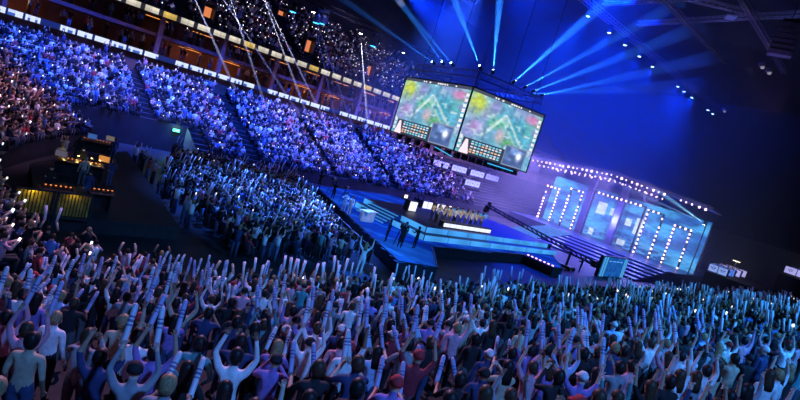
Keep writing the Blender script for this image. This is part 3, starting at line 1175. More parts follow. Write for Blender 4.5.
for p, q in (((CX0+.1, CY0+3, CZ0-.12), (CX0+.1, CY0+.1, CZ0-.5)), ((CX0+4.5, CY0+.1, CZ0-.15), (CX0+8, CY0+.1, CZ0-.2))):
    b = MB(); b.tube(loc_(p), loc_(q), .05, n=6); b.build('cyan_strip', glow('strip_cyan', (.05, .5, .9), 1.0), cube)

# beams fanning up from the rig of the cube
HEAD_UP = moving_head_proto((.5, .8, 1), 16, 'lens_up')
UPB = 'blue beams fanning up from the video cube'
up = [((40.0, 36, 16.8), (27.0, 36, 26.0), .75, .9), ((42.2, 36, 16.9), (38.2, 36, 28.0), .7, 1.1), ((46.3, 36, 17.0), (61.5, 36, 33.4), .95, 1.5), ((48.8, 36, 17.1), (72, 36, 33.6), .9, 1.3), ((50.8, 36, 17.1), (76, 36, 31), .9, 1.0), ((50.8, 37.0, 17.1), (80, 37.5, 29), .9, .8),
      ((50.6, 38.2, 17.1), (78, 40, 25), .8, .5),
      ((39.0, 41.5, 16.6), (29, 43, 20.8), .4, .4), ((39.2, 40.2, 16.6), (30, 41.4, 21.4), .4, .35), ((39.0, 42.6, 16.6), (26, 46, 19.4), .4, .35)]
rig_r = lambda f: Vector((CX0+.45, CY0+.45, 0))+Vector((math.cos(CROT), math.sin(CROT), 0))*(CX1-CX0-.9)*f
rig_l = lambda f: Vector((CX0+.45, CY0+.45, 0))+Vector((-math.sin(CROT), math.cos(CROT), 0))*(CY1-CY0-.9)*f
feet = [rig_r(.03), rig_r(.2), rig_r(.5), rig_r(.68), rig_r(.82), rig_r(.97), rig_r(.97)+Vector((.3, 1.4, 0)), rig_l(.37), rig_l(.52), rig_l(.67)]
up = [(tuple(f+Vector((0, 0, CZ1+1.68))), tuple(f+Vector((0, 0, CZ1+1.75))+(Vector(q)-Vector(p))*min(1.75, (32.6-CZ1-1.75)/max(.1, q[2]-p[2]))), r1*min(1.75, (32.6-CZ1-1.75)/max(.1, q[2]-p[2])), k) for f, (p, q, r1, k) in zip(feet, up)]
for i, (p, q, r1, k) in enumerate(up):
    nm = ('%s blue beam from the left, fanning up off the top of the video cube' % ORD[i+1]) if i < 7 else ('%s short dim blue beam behind the left end of the video cube' % ORD[i-6])
    d = (Vector(q)-Vector(p)).normalized()
    o = head(HEAD_UP, p, 'small lamp on the cube rig at the foot of the %s' % (('%s beam from the left' % ORD[i+1]) if i < 7 else '%s short dim beam' % ORD[i-6]), 'lamps on the cube rig', 0, .65)
    o.rotation_euler = (-d).to_track_quat('-Z', 'Y').to_euler() if False else d.to_track_quat('-Z', 'Y').to_euler()
    beam('light_beam', Vector(p)+d*.5, q, .05, r1, 230000*k, (.02, .2, 1), nm, UPB, .035)

# ------------------------------------------------------------------ centre stage
def grid_pic(b, P0, ux, uy, n, m, fn):
    """n x m coloured cells spanning P0 + ux, uy"""
    P0, ux, uy = Vector(P0), Vector(ux), Vector(uy)
    o = len(b.v)
    for j in range(m+1):
        for i in range(n+1):
            b.v.append(tuple(P0+ux*i/n+uy*j/m))
    for j in range(m):
        for i in range(n):
            a = o+j*(n+1)+i
            b.f.append([a, a+1, a+n+2, a+n+1]); b.mi.append(b.m); b.tint.append(fn((i+.5)/n, (j+.5)/m))


LEDP = attr_mat('led_picture', .45, True, 1.0)
DECK = .9
deck_poly = [(25.7, 24.2), (28.8, 23.4), (33.4, 28.4), (48.2, 29.0), (48.2, 25.6), (49.6, 25.4), (57.8, 32.0), (62, 36), (62, 44), (48.5, 50.5), (34.8, 47.8)]
deck = empty('centre_stage', (44, 36, 0), 0, 'low blue LED stage floor reaching from the camera-side corner to the far stand', 'stage')


def sub(pts, o):
    return [(x-o[0], y-o[1]) for x, y in pts]


b = MB(); b.prism(sub(deck_poly, (44, 36)), 0, DECK-.03); b.build('deck', mat('deck_black', (.02, .02, .03), .5), deck)
b = MB()
nv = vnoise(80, 80, 9, 21)
nw = vnoise(80, 80, 30, 22)
cell = .5
for i in range(78):
    for j in range(58):
        x, y = 25+i*cell, 23+j*cell
        if not inside(x+.25, y+.25, deck_poly):
            continue
        k = nv[j, i]
        line = 1.0 if (int((x+y*.55)*1.1) % 5 == 0) else 0
        c = Vector((.001, .022, .36)).lerp(Vector((.008, .12, .8)), min(1, max(0, (k-.5)*2.4)*.8+line*.35))*(.9+.8*nw[j, i])
        if x > 55 and y < 42:
            c = c*.6+Vector((.012, .09, .33))
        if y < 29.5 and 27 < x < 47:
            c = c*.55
        b.add([(x-44, y-36, DECK-.02), (x+cell-44, y-36, DECK-.02), (x+cell-44, y+cell-36, DECK-.02), (x-44, y+cell-36, DECK-.02)], [(0, 1, 2, 3)], tuple(c))
b.build('led_floor', LEDP, deck, tinted=True)
b = MB()
for i in range(len(deck_poly)):
    p, q = deck_poly[i], deck_poly[(i+1) % len(deck_poly)]
    b.tube((p[0]-44, p[1]-36, DECK), (q[0]-44, q[1]-36, DECK), .05, n=6)
b.build('edge_trim', STEEL, deck)

plat = empty('player_platform', (45, 35, DECK), 0, 'two-tier player platform with glowing light-blue faces and a stair', 'platform')


def pl(x, y, z):
    return (x-45, y-35, z-DECK)


b = MB()
for (x0, y0, z0, z1) in ((34.0, 30.0, .91, 1.4), (34.9, 30.85, 1.4, 1.9)):
    b.box(pl((x0+56)/2, (y0+39.6)/2, (z0+z1)/2), (56-x0, 39.6-y0, z1-z0))
b.build('platform_body', mat('platform_dark_blue', (.03, .05, .16), .5), plat)
FACE = (.06, .36, .95)
for lv, (x0, y0, z0, z1) in enumerate(((34.0, 30.0, .92, 1.4), (34.9, 30.85, 1.42, 1.9))):
    x = x0
    segs = []
    L = (56-x0-lv*.8)/7
    for i in range(7):
        segs.append(((x0+i*L+.03, y0-.03), (x0+(i+1)*L-.03, y0-.03)))
    for ya, yb in ((y0, 34.1), (38.1, 39.6)):
        segs.append(((x0-.03, yb-.03), (x0-.03, ya+.03)))
    for p, q in segs:
        b = MB()
        n_ = 8
        ph = random.random()*6
        grid_pic(b, pl(*p, z0), Vector((q[0]-p[0], q[1]-p[1], 0)), (0, 0, z1-z0), n_, 2, lambda u, v: tuple(Vector(FACE)*(.88+.16*math.sin(u*5+ph)+.1*v)))
        b.build('led_panel', LEDP, plat, tinted=True)
b = MB()
for i in range(5):
    b.box(pl(33.1+.38*i+(1.9-.38*i)/2-.1, 36.1, .9+.1+.2*i), (1.9-.38*i, 3.9, .2))
b.build('stair', mat('stair_blue', (.05, .12, .4), .5), plat)
for i in range(5):
    b = MB()
    b.box(pl(32.98+.38*i, 36.1, .97+.2*i), (.03, 3.9, .11)); b.build('stair_light', glow('stair_strip', (.05, .3, .75), .75), plat)

lit = glow('desk_white', (.75, .8, 1), 1.15)
desk = empty('player_desk', (41.2, 31.4, 1.9), 0, 'long desk with glowing white front panels on the player platform', 'desk')
b = MB(); b.box((0, .35, .56), (7.2, .8, .06)); b.build('desk_top', mat('desk_dark', (.05, .05, .07), .4), desk)
for i in range(8):
    b = MB(); b.box((-3.15+.9*i, 0, .3), (.8, .06, .34)); b.build('front_panel', lit, desk)
b = MB()
for x in (-3.5, -1.2, 1.2, 3.5):
    b.box((x, .35, .26), (.08, .6, .52))
b.box((0, .1, .14), (7.1, .08, .12)); b.box((0, .06, .32), (7.2, .04, .42))
b.build('desk_frame', STEEL, desk)

wallr = empty('led_bench', (54.3, 42, .9), 0, 'low light-blue LED bench wall at the back of the centre stage', 'LED wall')
b = MB(); b.box((0, .18, .6), (7.8, .3, 1.2)); b.build('wall_body', SHELL, wallr)
b = MB(); grid_pic(b, (-3.9, 0, .05), (7.8, 0, 0), (0, 0, 1.1), 24, 3, lambda u, v: (.03+.05*v, .2+.16*v*(.7+.3*math.sin(u*9)), .62+.15*v)); b.build('led_face', LEDP, wallr, tinted=True)

CREAM, WHITEC = mat('costume_cream', (.8, .66, .45), .8), mat('costume_white', (.85, .85, .85), .8)
PB = mat('crew_black', (.018, .018, .02), .85)
k = 0
for r in range(2):
    for i in range(9):
        k += 1
        pose = ('clap', 'forward', 'down', 'phone')[(i*3+r) % 4]
        person('performer', (37.9+.84*i+.4*r, 32.75+.95*r, 1.9), PI-.3+.2*math.sin(k*2.1), pose, CREAM if (i+r) % 3 else WHITEC, JEANS[(i+r) % 3], SKINS[k % 4], HAIRS[k % 3][1], 'short' if k % 2 else 'long',
               'performer in %s, %s, %s from the stair in the %s row behind the white desk' % ('cream' if (i+r) % 3 else 'white', HAIRS[k % 3][0], ORD[i+1], ('front', 'back')[r]), 'performers behind the glowing desk')
spot('table_key', (30, 22, 20), (31, 34.8, 1.5), 5000, (1, .95, .9), 9, .8, .2)
spot('performer_key', (34, 20, 22), (41, 33, 2.5), 15000, (1, .88, .7), 22, .8, .3)


def lit_desk(name, loc, rz, w_, label, group, panels=2, colour=(.5, .52, 1), strength=.9, emblem=True):
    t = empty(name, loc, rz, label, 'desk', group)
    b = MB(); b.box((0, .4, 1.02), (w_, .85, .05)); b.build('desk_top', mat('desk_dark', (.05, .05, .07), .4), t)
    b = MB(); b.box((0, .06, .52), (w_, .05, 1.0)); b.box((-w_/2+.04, .42, .5), (.06, .7, 1.0)); b.box((w_/2-.04, .42, .5), (.06, .7, 1.0)); b.build('desk_frame', STEEL, t)
    for i in range(panels):
        pw = w_/panels
        x = -w_/2+pw*(i+.5)
        b = MB(); b.box((x, 0, .53), (pw-.12, .05, .92)); p = b.build('front_panel', glow('panel_%d_%d' % (int(colour[0]*100), int(colour[2]*100)), colour, strength), t)
        if emblem:
            b = MB()
            for s in (-1, 1):
                b.add([(x+s*.04, -.035, .36), (x+s*.3*min(1, pw), -.035, .62), (x+s*.3*min(1, pw), -.035, .76), (x+s*.04, -.035, .52)], [(0, 1, 2, 3)])
            b.add([(x-.12, -.035, .7), (x+.12, -.035, .7), (x, -.035, .84)], [(0, 1, 2)])
            b.build('emblem', mat('emblem_navy', (.02, .03, .2), .5), p)
    return t


CH = mat('chair_black', (.025, .025, .03), .6)
chair_proto = empty('swivel_chair', (0, 0, -50), 0)
b = MB(); b.box((0, -.04, .32), (.46, .44, .08)); b.build('seat', CH, chair_proto, bevel=.03)
b = MB(); b.box((0, -.3, .7), (.44, .08, .7)); b.build('backrest', CH, chair_proto, bevel=.03)
b = MB(); b.tube((0, 0, .08), (0, 0, .29), .03)
for i in range(5):
    a = i*2*PI/5
    b.tube((0, 0, .1), (.28*math.cos(a), .28*math.sin(a), .04), .02, n=6)
b.build('base', STEEL, chair_proto)
_cu = [False]


def seat_person(desk_o, dx, who, top, idx, label, plabel, dy=1.34, hair='short'):
    """a person on a chair behind a desk, facing out over it"""
    M = desk_o.matrix_basis if False else Matrix.Translation(desk_o.location) @ Matrix.Rotation(desk_o.rotation_euler.z, 4, 'Z')
    p = M @ Vector((dx, dy, 0))
    rz = desk_o.rotation_euler.z+PI
    if _cu[0]:
        o = dup(chair_proto, p, rz)
    else:
        _cu[0] = True
        o = chair_proto
        o.location, o.rotation_euler = p, (0, 0, rz)
    tag(o, label, 'chair', 'swivel chairs behind the desks')
    person(who, (p.x, p.y, p.z+.0), rz, 'seated' if idx % 2 else 'clap_seated', top, JEANS[idx % 3], SKINS[idx % 4], HAIRS[idx % 3][1], hair, plabel)


# press desks on the empty part of the far stand, under the cube
PG = 'press desks on the far stand under the cube'
press = [(68.6, 9, 'press desk with blue-white front, highest row under the cube, nearest the cube corner'), (73.4, 9, 'press desk with blue-white front, highest row under the cube, middle one'), (73.8, 5, 'press desk with blue-white front standing alone in the lower row'),
         (83.2, 9, 'press desk with blue-white front, highest row, farthest towards the main stage'), (78.6, 9, 'press desk with violet-blue front, highest row, next to last towards the main stage')]
PSHORT = ['top-row press desk nearest the cube corner', 'middle top-row press desk', 'lone lower-row press desk', 'top-row press desk nearest the main stage', 'top-row press desk second from the main stage']
for i, (x, k, lab) in enumerate(press):
    z = row_z(k)+.35
    o = lit_desk('press_desk', (x, 54+row_d(k)+.05, z), 0, 4.0, lab, PG, 3, (.4, .46, 1) if i != 3 else (.32, .34, 1), .85)
    b = MB(); b.prism([(x-2.4, 54+row_d(k)), (x+2.4, 54+row_d(k)), (x+2.4, 54+row_d(k)+2.6), (x-2.4, 54+row_d(k)+2.6)], z-.65, z); struct('platform_press_%d' % (i+1), b, CONC)
    for j, dx in enumerate((-1.1, .6)):
        seat_person(o, dx, 'reporter', (TOPS[0][1], TOPS[1][1], TOPS[3][1])[(i+j) % 3], i*2+j, 'swivel chair %s of the %s' % (('one', 'two')[j], PSHORT[i]), '%s-topped reporter in seat %s of the %s' % (('black', 'white', 'navy')[(i+j) % 3], ('one', 'two')[j], PSHORT[i]))

# commentary riser on the near stand beyond the crowd
b = MB(); b.box((90, 19.0, 1.6), (17, 6.6, 3.2)); struct('platform_commentary', b, BLACK)
b = MB(); b.box((95, 12.6, 2.9), (16, 6.0, 5.8)); struct('platform_commentary_upper', b, BLACK)
rg = [((94.6, 22.1, 3.2), 'pale-violet desk at the stage end of the lower commentary riser'), ((90.6, 21.9, 3.2), 'pale-violet desk in the middle of the lower commentary riser'), ((86.6, 21.7, 3.2), 'blue desk under a lamp at the camera end of the lower riser'), ((99.5, 15.2, 5.8), 'deep-blue desk on the upper commentary riser, stage end'), ((94.6, 15.0, 5.8), 'pale-violet desk on the upper commentary riser, camera end'), ((83.2, 21.4, 3.2), 'pale-blue desk lowest on the lower riser beside the crowd')]
for i, (p, lab) in enumerate(rg):
    col = ((.55, .5, 1), (.5, .48, 1), (.1, .25, 1), (.06, .14, 1), (.5, .5, 1), (.3, .45, 1))[i]
    csh = ('stage-end lower', 'middle lower', 'blue lower', 'deep-blue upper', 'pale upper', 'lowest pale-blue')[i]
    o = lit_desk('commentary_desk', p, PI+0.0, 3.0 if i < 5 else 2.4, lab, 'desks on the commentary risers', 2, col, .8)
    o.rotation_euler.z = -PI/2
    for j, dx in enumerate((-.7, .7)):
        seat_person(o, dx, 'commentator', (TOPS[1][1], TOPS[0][1], TOPS[2][1], TOPS[3][1])[(i+j) % 4], i+j*3, 'swivel chair %s behind the %s commentary desk' % (('one', 'two')[j], csh), 'commentator in %s, seat %s behind the %s commentary desk' % (('white', 'black', 'grey', 'navy')[(i+j) % 4], ('one', 'two')[j], csh), hair='long' if j else 'short')
for i, (x, y, z) in enumerate(((86.2, 20.4, 5.6), (94.0, 13.6, 8.0))):
    t = empty('work_lamp', (x, y, z-2.4), 0, 'warm work lamp on a pole behind the %s commentary riser desks' % ('lower', 'upper')[i], 'lamp')
    b = MB(); b.tube((0, 0, 0), (0, 0, 2.4), .03); b.build('pole', STEEL, t)
    b = MB(); b.box((0, 0, 2.4), (.5, .9, .16)); b.build('lamp_head', SHELL, t)
    b = MB(); b.box((-.04, 0, 2.3), (.44, .84, .05)); b.build('diffuser', glow('work_warm', (1, .9, .65), 4), t)
    point('work_lamp_light', (x-.3, y, z-.3), 50, (1, .9, .7), .2)

# caster desks and floor lamps on the far side of the centre stage
CG = 'small glowing desks at the back of the centre stage'
for i, (p, w_, lab) in enumerate((((49.2, 44.4, .9), 1.7, 'small white glowing desk behind the player platform, nearer the stair'), ((51.5, 44.2, .9), 1.7, 'small white glowing desk behind the player platform, nearer the main stage'), ((38.6, 36.6, 1.9), 1.1, 'single small glowing white desk on the platform behind the performers'))):
    o = lit_desk('caster_desk', p, 0, w_, lab, CG, 2 if w_ > 1.5 else 1, (.9, .9, 1), 1.1, False)
    for j in range(2 if i < 2 else 0):
        seat_person(o, -.45+.9*j, 'caster', PB, i*2+j, 'swivel chair %s behind the glowing desk nearer the %s' % (('one', 'two')[j], ('stair', 'main stage')[i]), 'caster in black, seat %s, at the glowing desk nearer the %s' % (('one', 'two')[j], ('stair', 'main stage')[i]))
for i in range(5):
    x, y = 49.9+1.55*i, 49.2-.6*i
    t = empty('floor_lamp', (x, y, .9), 0, 'warm white floor lamp on the far stage edge, %s from the entrance end' % ORD[i+1], 'stage light', 'floor lamps at the far edge of the centre stage')
    b = MB(); b.box((0, 0, .06), (.7, .5, .12)); b.build('base', SHELL, t)
    b = MB(); b.box((0, .0, .42), (.62, .3, .5)); b.build('lamp_housing', SHELL, t, bevel=.04)
    b = MB(); b.box((0, -.17, .42), (.52, .04, .4)); b.build('lens', glow('floor_lamp_warm', (1, .88, .72), 2.2), t)


def tripod_camera(loc, rz, label, h=1.35):
    t = empty('tripod_camera', loc, rz, label, 'camera')
    for i in range(3):
        a = i*2*PI/3
        b = MB(); b.tube((0, 0, h), (.45*math.cos(a), .45*math.sin(a), 0), .03, n=6); b.build('leg', SHELL, t)
    b = MB(); b.box((0, 0, h+.16), (.24, .6, .3)); c = b.build('camera_body', SHELL, t, bevel=.02)
    b = MB(); b.lathe((0, .3, h+.16), [(.1, 0), (.12, .3)], 12, (0, 1, 0)); b.build('lens', SHELL, c)
    b = MB(); b.tube((.05, -.3, h+.1), (.15, -.75, h), .018, n=6); b.build('pan_handle', SHELL, t)
    return t


tripod_camera((34.6, 44.6, DECK), -1.2, 'tripod camera near the far tip of the blue centre stage')
tripod_camera((33.2, 40.6, DECK), -1.0, 'tripod camera on the blue floor beside the platform stair')
tripod_camera((29.0, 28.0, DECK), -.8, 'tripod camera at the near corner of the centre stage among the crew')
for i, (x, y) in enumerate(((28.5, 27.2), (29.9, 28.4), (30.3, 27.4), (28.2, 28.4))):
    person('crew_member', (x, y, DECK), -.9+.5*i, ('phone', 'down', 'forward', 'hips')[i], PB, JEANS[0], SKINS[i % 4], HAIRS[0][1], 'short' if i != 1 else 'cap', 'crew member in black, %s, around the near corner camera' % ('hands up at the camera', 'cap on and arms down', 'arms held forward', 'hands on hips')[i])
for i, (x, y, lab) in enumerate(((34.0, 46.0, 'camera operator in black at the far tip tripod camera'), (32.6, 41.5, 'camera operator in black at the tripod camera beside the stair'))):
    person('camera_operator', (x, y, DECK), -1.1, 'forward', PB, JEANS[0], SKINS[i], HAIRS[0][1], 'short', lab)
t = empty('draped_table', (31.2, 34.4, DECK), .35, 'white-draped table on the blue floor below the platform stair', 'table')
b = MB(); b.box((0, 0, .87), (2.0, .9, .06)); b.build('table_top', WHITEC, t)
b = MB()
b.add([(math.cos(a)*(1.02 if abs(math.cos(a)) > .7 else 1.0)*1.0*(1+.02*(i % 2)), math.sin(a)*.47*(1+.03*(i % 2)), z) for z in (.85, .02) for i, a in enumerate(np.linspace(0, 2*PI, 40, endpoint=False))],
      [(i, (i+1) % 40, 40+(i+1) % 40, 40+i) for i in range(40)])
b.build('drape', WHITEC, t)
person('performer', (30.1, 35.6, DECK), 1.9, 'down', WHITEC, mat('trousers_white', (.8, .8, .8), .8), SKINS[1], HAIRS[1][1], 'long', 'performer all in white standing beside the white-draped table')
person('performer', (30.4, 36.8, DECK), 2.2, 'forward', WHITEC, mat('trousers_white', (.8, .8, .8), .8), SKINS[0], HAIRS[0][1], 'short', 'performer all in white, arms forward, behind the white-draped table')

# crowd barriers along the stage
bp = None
for i in range(9):
    f = i/8
    x, y = 24.4+(31.5-24.4)*f+.55, 26.6+(45.5-26.6)*f
    if bp is None:
        bp = empty('crowd_barrier', (x, y, 0), 0)
        b = MB(); b.tube((-1.1, 0, .05), (1.1, 0, .05), .025); b.tube((-1.1, 0, 1.1), (1.1, 0, 1.1), .03); b.tube((-1.1, 0, .05), (-1.1, 0, 1.1), .025); b.tube((1.1, 0, .05), (1.1, 0, 1.1), .025); b.build('frame', TRUSS, bp)
        b = MB(); b.box((0, 0, .56), (2.1, .02, .92)); b.build('panel', mat('barrier_black', (.03, .03, .035), .6), bp)
        for s in (-.8, .8):
            b = MB(); b.tube((s, -.4, .03), (s, .4, .03), .025); b.tube((s, .36, .03), (s, 0, .9), .02); b.build('foot', TRUSS, bp)
        o = bp
    else:
        o = dup(bp, (x, y, 0))
    o.rotation_euler = (0, 0, math.atan2(18.9, 7.1))
    tag(o, 'steel crowd barrier between floor crowd and centre stage, %s from the near end' % ORD[i+1], 'barrier', 'crowd barriers along the centre stage')

# camera crane
cr = empty('camera_crane', (55.6, 28.2, 0), 0, 'long black camera crane reaching up over the centre stage', 'camera crane')
piv = Vector((0, 0, 2.05)); tip = Vector((-3.6, 9.6, 3.75)); tail = piv-(tip-piv)*.26
b = MB(); b.box((0, 0, .3), (1.2, 1.6, .3)); b.tube((0, 0, .4), (0, 0, 2.0), .14)
for sx in (-.5, .5):
    for sy in (-.7, .7):
        b.lathe((sx-.06, sy, .2), [(.2, 0), (.2, .12)], 12, (1, 0, 0))
b.build('dolly', SHELL, cr)
b = MB()
d = (tip-tail).normalized(); u = d.cross(Vector((0, 0, 1))).normalized(); v = u.cross(d)
for a_, c_ in ((-1, -1), (1, -1), (1, 1), (-1, 1)):
    b.tube(tail+(u*a_+v*c_)*.2, tip+(u*a_+v*c_)*.15, .06, n=6)
for i in range(22):
    p, q = tail.lerp(tip, i/22), tail.lerp(tip, (i+1)/22)
    for a_ in (-1, 1):
        b.tube(p+u*.18*a_-v*.18, q+u*.17*a_+v*.17, .035, n=5); b.tube(p+v*.18*a_-u*.18, q+v*.17*a_+u*.17, .035, n=5)
b.build('arm', SHELL, cr)
b = MB(); b.box(tail, (.6, .5, .7)); b.build('counterweight', SHELL, cr)
b = MB(); b.box(tip+Vector((0, 0, .3)), (.3, .3, .4)); b.box(tip+Vector((-.1, .1, -.3)), (.4, .4, .7)); b.box(tip+Vector((-.35, -.1, -.55)), (.7, .35, .35)); b.build('camera_head', SHELL, cr)
person('crane_operator', (56.9, 27.2, 0), .6, 'forward', PB, JEANS[0], SKINS[0], HAIRS[0][1], 'cap', 'crane operator in black standing beside the crane dolly')

# ------------------------------------------------------------------ main stage
ms = empty('main_stage', (82, 39, 0), 0, 'main stage deck with broad dark-blue steps and a lit ramp', 'stage')


def m_(x, y, z=0):
    return (x-82, y-39, z)


b = MB(); b.prism([m_(79, 25)[:2], m_(92, 25)[:2], m_(92, 53)[:2], m_(79, 53)[:2]], 0, 1.6); b.build('deck', mat('stage_deck', (.03, .04, .1), .35), ms)
b = MB()
for i in range(6):
    b.prism([m_(68+1.85*i, 25.5)[:2], m_(79.1, 25.5)[:2], m_(79.1, 40.4)[:2], m_(68+1.85*i, 40.4)[:2]], .0 if i == 0 else .26*i, .26*(i+1))
b.build('front_steps', mat('steps_blue', (.03, .05, .2), .35), ms)
b = MB()
for i in range(6):
    b.box(m_(68+1.85*i-.02, 32.9, .26*i+.19), (.03, 14.7, .05))
b.build('step_edging', glow('step_edge_blue', (.02, .08, .4), .5), ms)
b = MB()
n_ = 14
vs = [m_(67.6, 40.7, .02), m_(79.2, 40.7, 1.62), m_(79.2, 45.4, 1.62), m_(67.6, 45.4, .02)]
vs += [m_(67.6, 40.7, 0), m_(79.2, 40.7, 0), m_(79.2, 45.4, 0), m_(67.6, 45.4, 0)]
b.add(vs, [(0, 1, 5, 4), (2, 3, 7, 6), (3, 0, 4, 7)], (.01, .02, .06))
grid_pic(b, m_(67.6, 40.7, .03), Vector((11.6, 0, 1.6)), (0, 4.7, 0), 26, 12, lambda u, v: tuple(Vector((.05, .2, .58))*(1.15 if int(u*26) % 2 else .75)*(.85+.3*random.random())))
b.build('ramp', LEDP, ms, tinted=True)

house = empty('stage_house', (86.5, 39, 1.6), 0, 'house-shaped stage set with blue screen wall, dark pillars and lamp-lined roof', 'stage set')


def h_(x, y, z=0):
    return (x-86.5, y-39, z-1.6)


def wall_pic(u, v):
    """u runs from y = 52 to y = 25.5, v from the deck up"""
    y = 52-26.5*u
    z = 1.6+8*v
    n = WN[int(v*59), int(u*179)]
    n2 = WN2[int(v*59), int(u*179)]
    c = Vector((.02, .1, .38)).lerp(Vector((.06, .34, .72)), min(1, max(0, (n-.35)*2.2)))
    c = c*(.85+.9*n2)
    if v < .22 and n2 > .45:
        c = c.lerp(Vector((.14, .45, .85)), .6)
    if 40.2 > y > 37.6:
        c = c*.6
    for (ya, yb, za, zb) in ((42.9, 41.3, 5.6, 7.6), (40.5, 39.9, 6.0, 7.2), (37.6, 36.5, 5.2, 6.4), (35.9, 34.5, 4.2, 6.9), (43.0, 42.2, 1.9, 2.9), (37.9, 36.6, 1.8, 2.8)):
        if ya > y > yb and za < z < zb:
            c = Vector((.7, .85, 1.0))*(.65+.5*n2)
    return tuple(c)


WN, WN2 = vnoise(180, 60, 9, 31), vnoise(180, 60, 40, 32)
b = MB(); b.box(h_(88.4, 38.75, 5.6), (.5, 26.9, 8.1)); b.build('wall_body', SHELL, house)
b = MB(); grid_pic(b, h_(88.1, 52, 1.62), (0, -26.5, 0), (0, 0, 7.95), 180, 60, wall_pic); b.build('screen_wall', LEDP, house, tinted=True)
for y in (43.4, 37.9):
    b = MB(); b.box(h_(85.4, y, 6.4), (.8, 1.0, 9.6)); b.build('pillar', mat('pillar_violet', (.12, .1, .24), .6), house)
b = MB()
for x in (81.8, 84.2):
    b.add([h_(x, 54.5, 11.2), h_(x+.4, 54.5, 11.2), h_(x+.4, 39, 12.4), h_(x, 39, 12.4), h_(x, 54.5, 11.6), h_(x+.4, 54.5, 11.6), h_(x+.4, 39, 12.8), h_(x, 39, 12.8)], [(0, 3, 2, 1), (4, 5, 6, 7), (0, 1, 5, 4), (1, 2, 6, 5), (2, 3, 7, 6), (3, 0, 4, 7)])
    b.add([h_(x, 39, 12.4), h_(x+.4, 39, 12.4), h_(x+.4, 25, 11.2), h_(x, 25, 11.2), h_(x, 39, 12.8), h_(x+.4, 39, 12.8), h_(x+.4, 25, 11.6), h_(x, 25, 11.6)], [(0, 3, 2, 1), (4, 5, 6, 7), (0, 1, 5, 4), (1, 2, 6, 5), (2, 3, 7, 6), (3, 0, 4, 7)])
for y in (54, 50, 46, 42, 38, 34, 30, 26):
    z = 12.6-abs(y-39)*.08
    b.box(h_(83.2, y, z), (2.4, .15, .15))
b.build('roof_truss', TRUSS, house)
b = MB()
b.add([h_(84.6, 54.5, 11.5), h_(89, 54.5, 11.1), h_(89, 39, 12.4), h_(84.6, 39, 12.7), h_(84.6, 54.5, 11.3), h_(89, 54.5, 10.9), h_(89, 39, 12.2), h_(84.6, 39, 12.5)], [(0, 1, 2, 3), (4, 7, 6, 5), (0, 4, 5, 1), (2, 6, 7, 3), (1, 5, 6, 2), (0, 3, 7, 4)])
b.add([h_(84.6, 39, 12.7), h_(89, 39, 12.4), h_(89, 25, 11.1), h_(84.6, 25, 11.5), h_(84.6, 39, 12.5), h_(89, 39, 12.2), h_(89, 25, 10.9), h_(84.6, 25, 11.3)], [(0, 1, 2, 3), (4, 7, 6, 5), (0, 4, 5, 1), (2, 6, 7, 3), (1, 5, 6, 2), (0, 3, 7, 4)])
b.build('roof', mat('roof_blue_grey', (.06, .08, .16), .5), house)
bulb_me = None
BULB = glow('bulb_rose', (1, .64, .92), 3.2)


def bulb(parent, p, r=.15, name='bulb'):
    global bulb_me
    if bulb_me is None:
        b = MB(); b.lathe((0, 0, 0), [(.03, -1), (.7, -.72), (1, 0), (.7, .72), (.03, 1)], 8)
        o = b.build(name, BULB, smooth=True)
        bulb_me = o.data
    else:
        o = bpy.data.objects.new(name, bulb_me)
        COL.objects.link(o)
    o.parent = parent
    o.location = p
    o.scale = (r,)*3


for x, n_, dz, y0, y1 in ((81.6, 36, -.3, 54.3, 25.2), (81.6, 26, -1.0, 52, 31), (84.0, 14, -1.1, 50, 33)):
    for i in range(n_):
        y = y0+(y1-y0)*(i+.3*random.random())/(n_-1)
        if n_ == 36 and 29 < y < 30.5:
            continue
        bulb(house, h_(x, y, 12.4-abs(y-39)*.08+dz), random.uniform(.1, .21) if n_ == 36 else random.uniform(.08, .16), 'roof_lamp')
AG = 'lamp-lined portals of the stage house'
for i, (ya, yb, top, lab, jb) in enumerate(((50.9, 48.6, 7.5, 'lamp-lined portal at the far-stand end of the stage house', 1), (46.5, 44.3, 8.2, 'lamp-lined portal beside the far-side dark pillar', 1), (42.4, 33.9, 8.9, 'widest lamp-lined portal in the middle of the stage house', .5), (33.3, 31.0, 8.6, 'lamp-lined portal next to the widest one on the near side', 1),
                                        (29.0, 26.7, 7.6, 'lamp-lined portal at the near end of the stage house', 1))):
    t = empty('lamp_portal', (84.7, (ya+yb)/2, 1.62), 0, lab, 'stage portal', AG)
    hw, ht = (ya-yb)/2, top-1.6
    b = MB(); b.box((0, hw, ht/2), (.22, .22, ht)); b.box((0, -hw, ht/2), (.22, .22, ht)); b.box((0, 0, ht), (.22, hw*2+.22, .22)); b.build('frame', STEEL, t)
    n_ = 11
    for s in (1, -1):
        for k in range(n_):
            if random.random() < .16 or i == 2:
                continue
            bulb(t, (-.2, s*hw, .3+(ht-.3)*k/(n_-1)), .12+.07*random.random())
    nt_ = max(3, int(hw*2/.75))
    for k in range(1, nt_):
        if random.random() < .15:
            continue
        bulb(t, (-.2, -hw+2*hw*k/nt_, ht), .12+.06*random.random())
point_y = (50, 45.5, 38, 32, 28)
for y in point_y:
    point('portal_glow', (84.2, y, 5.5), 1700, (.22, .28, 1), .8)
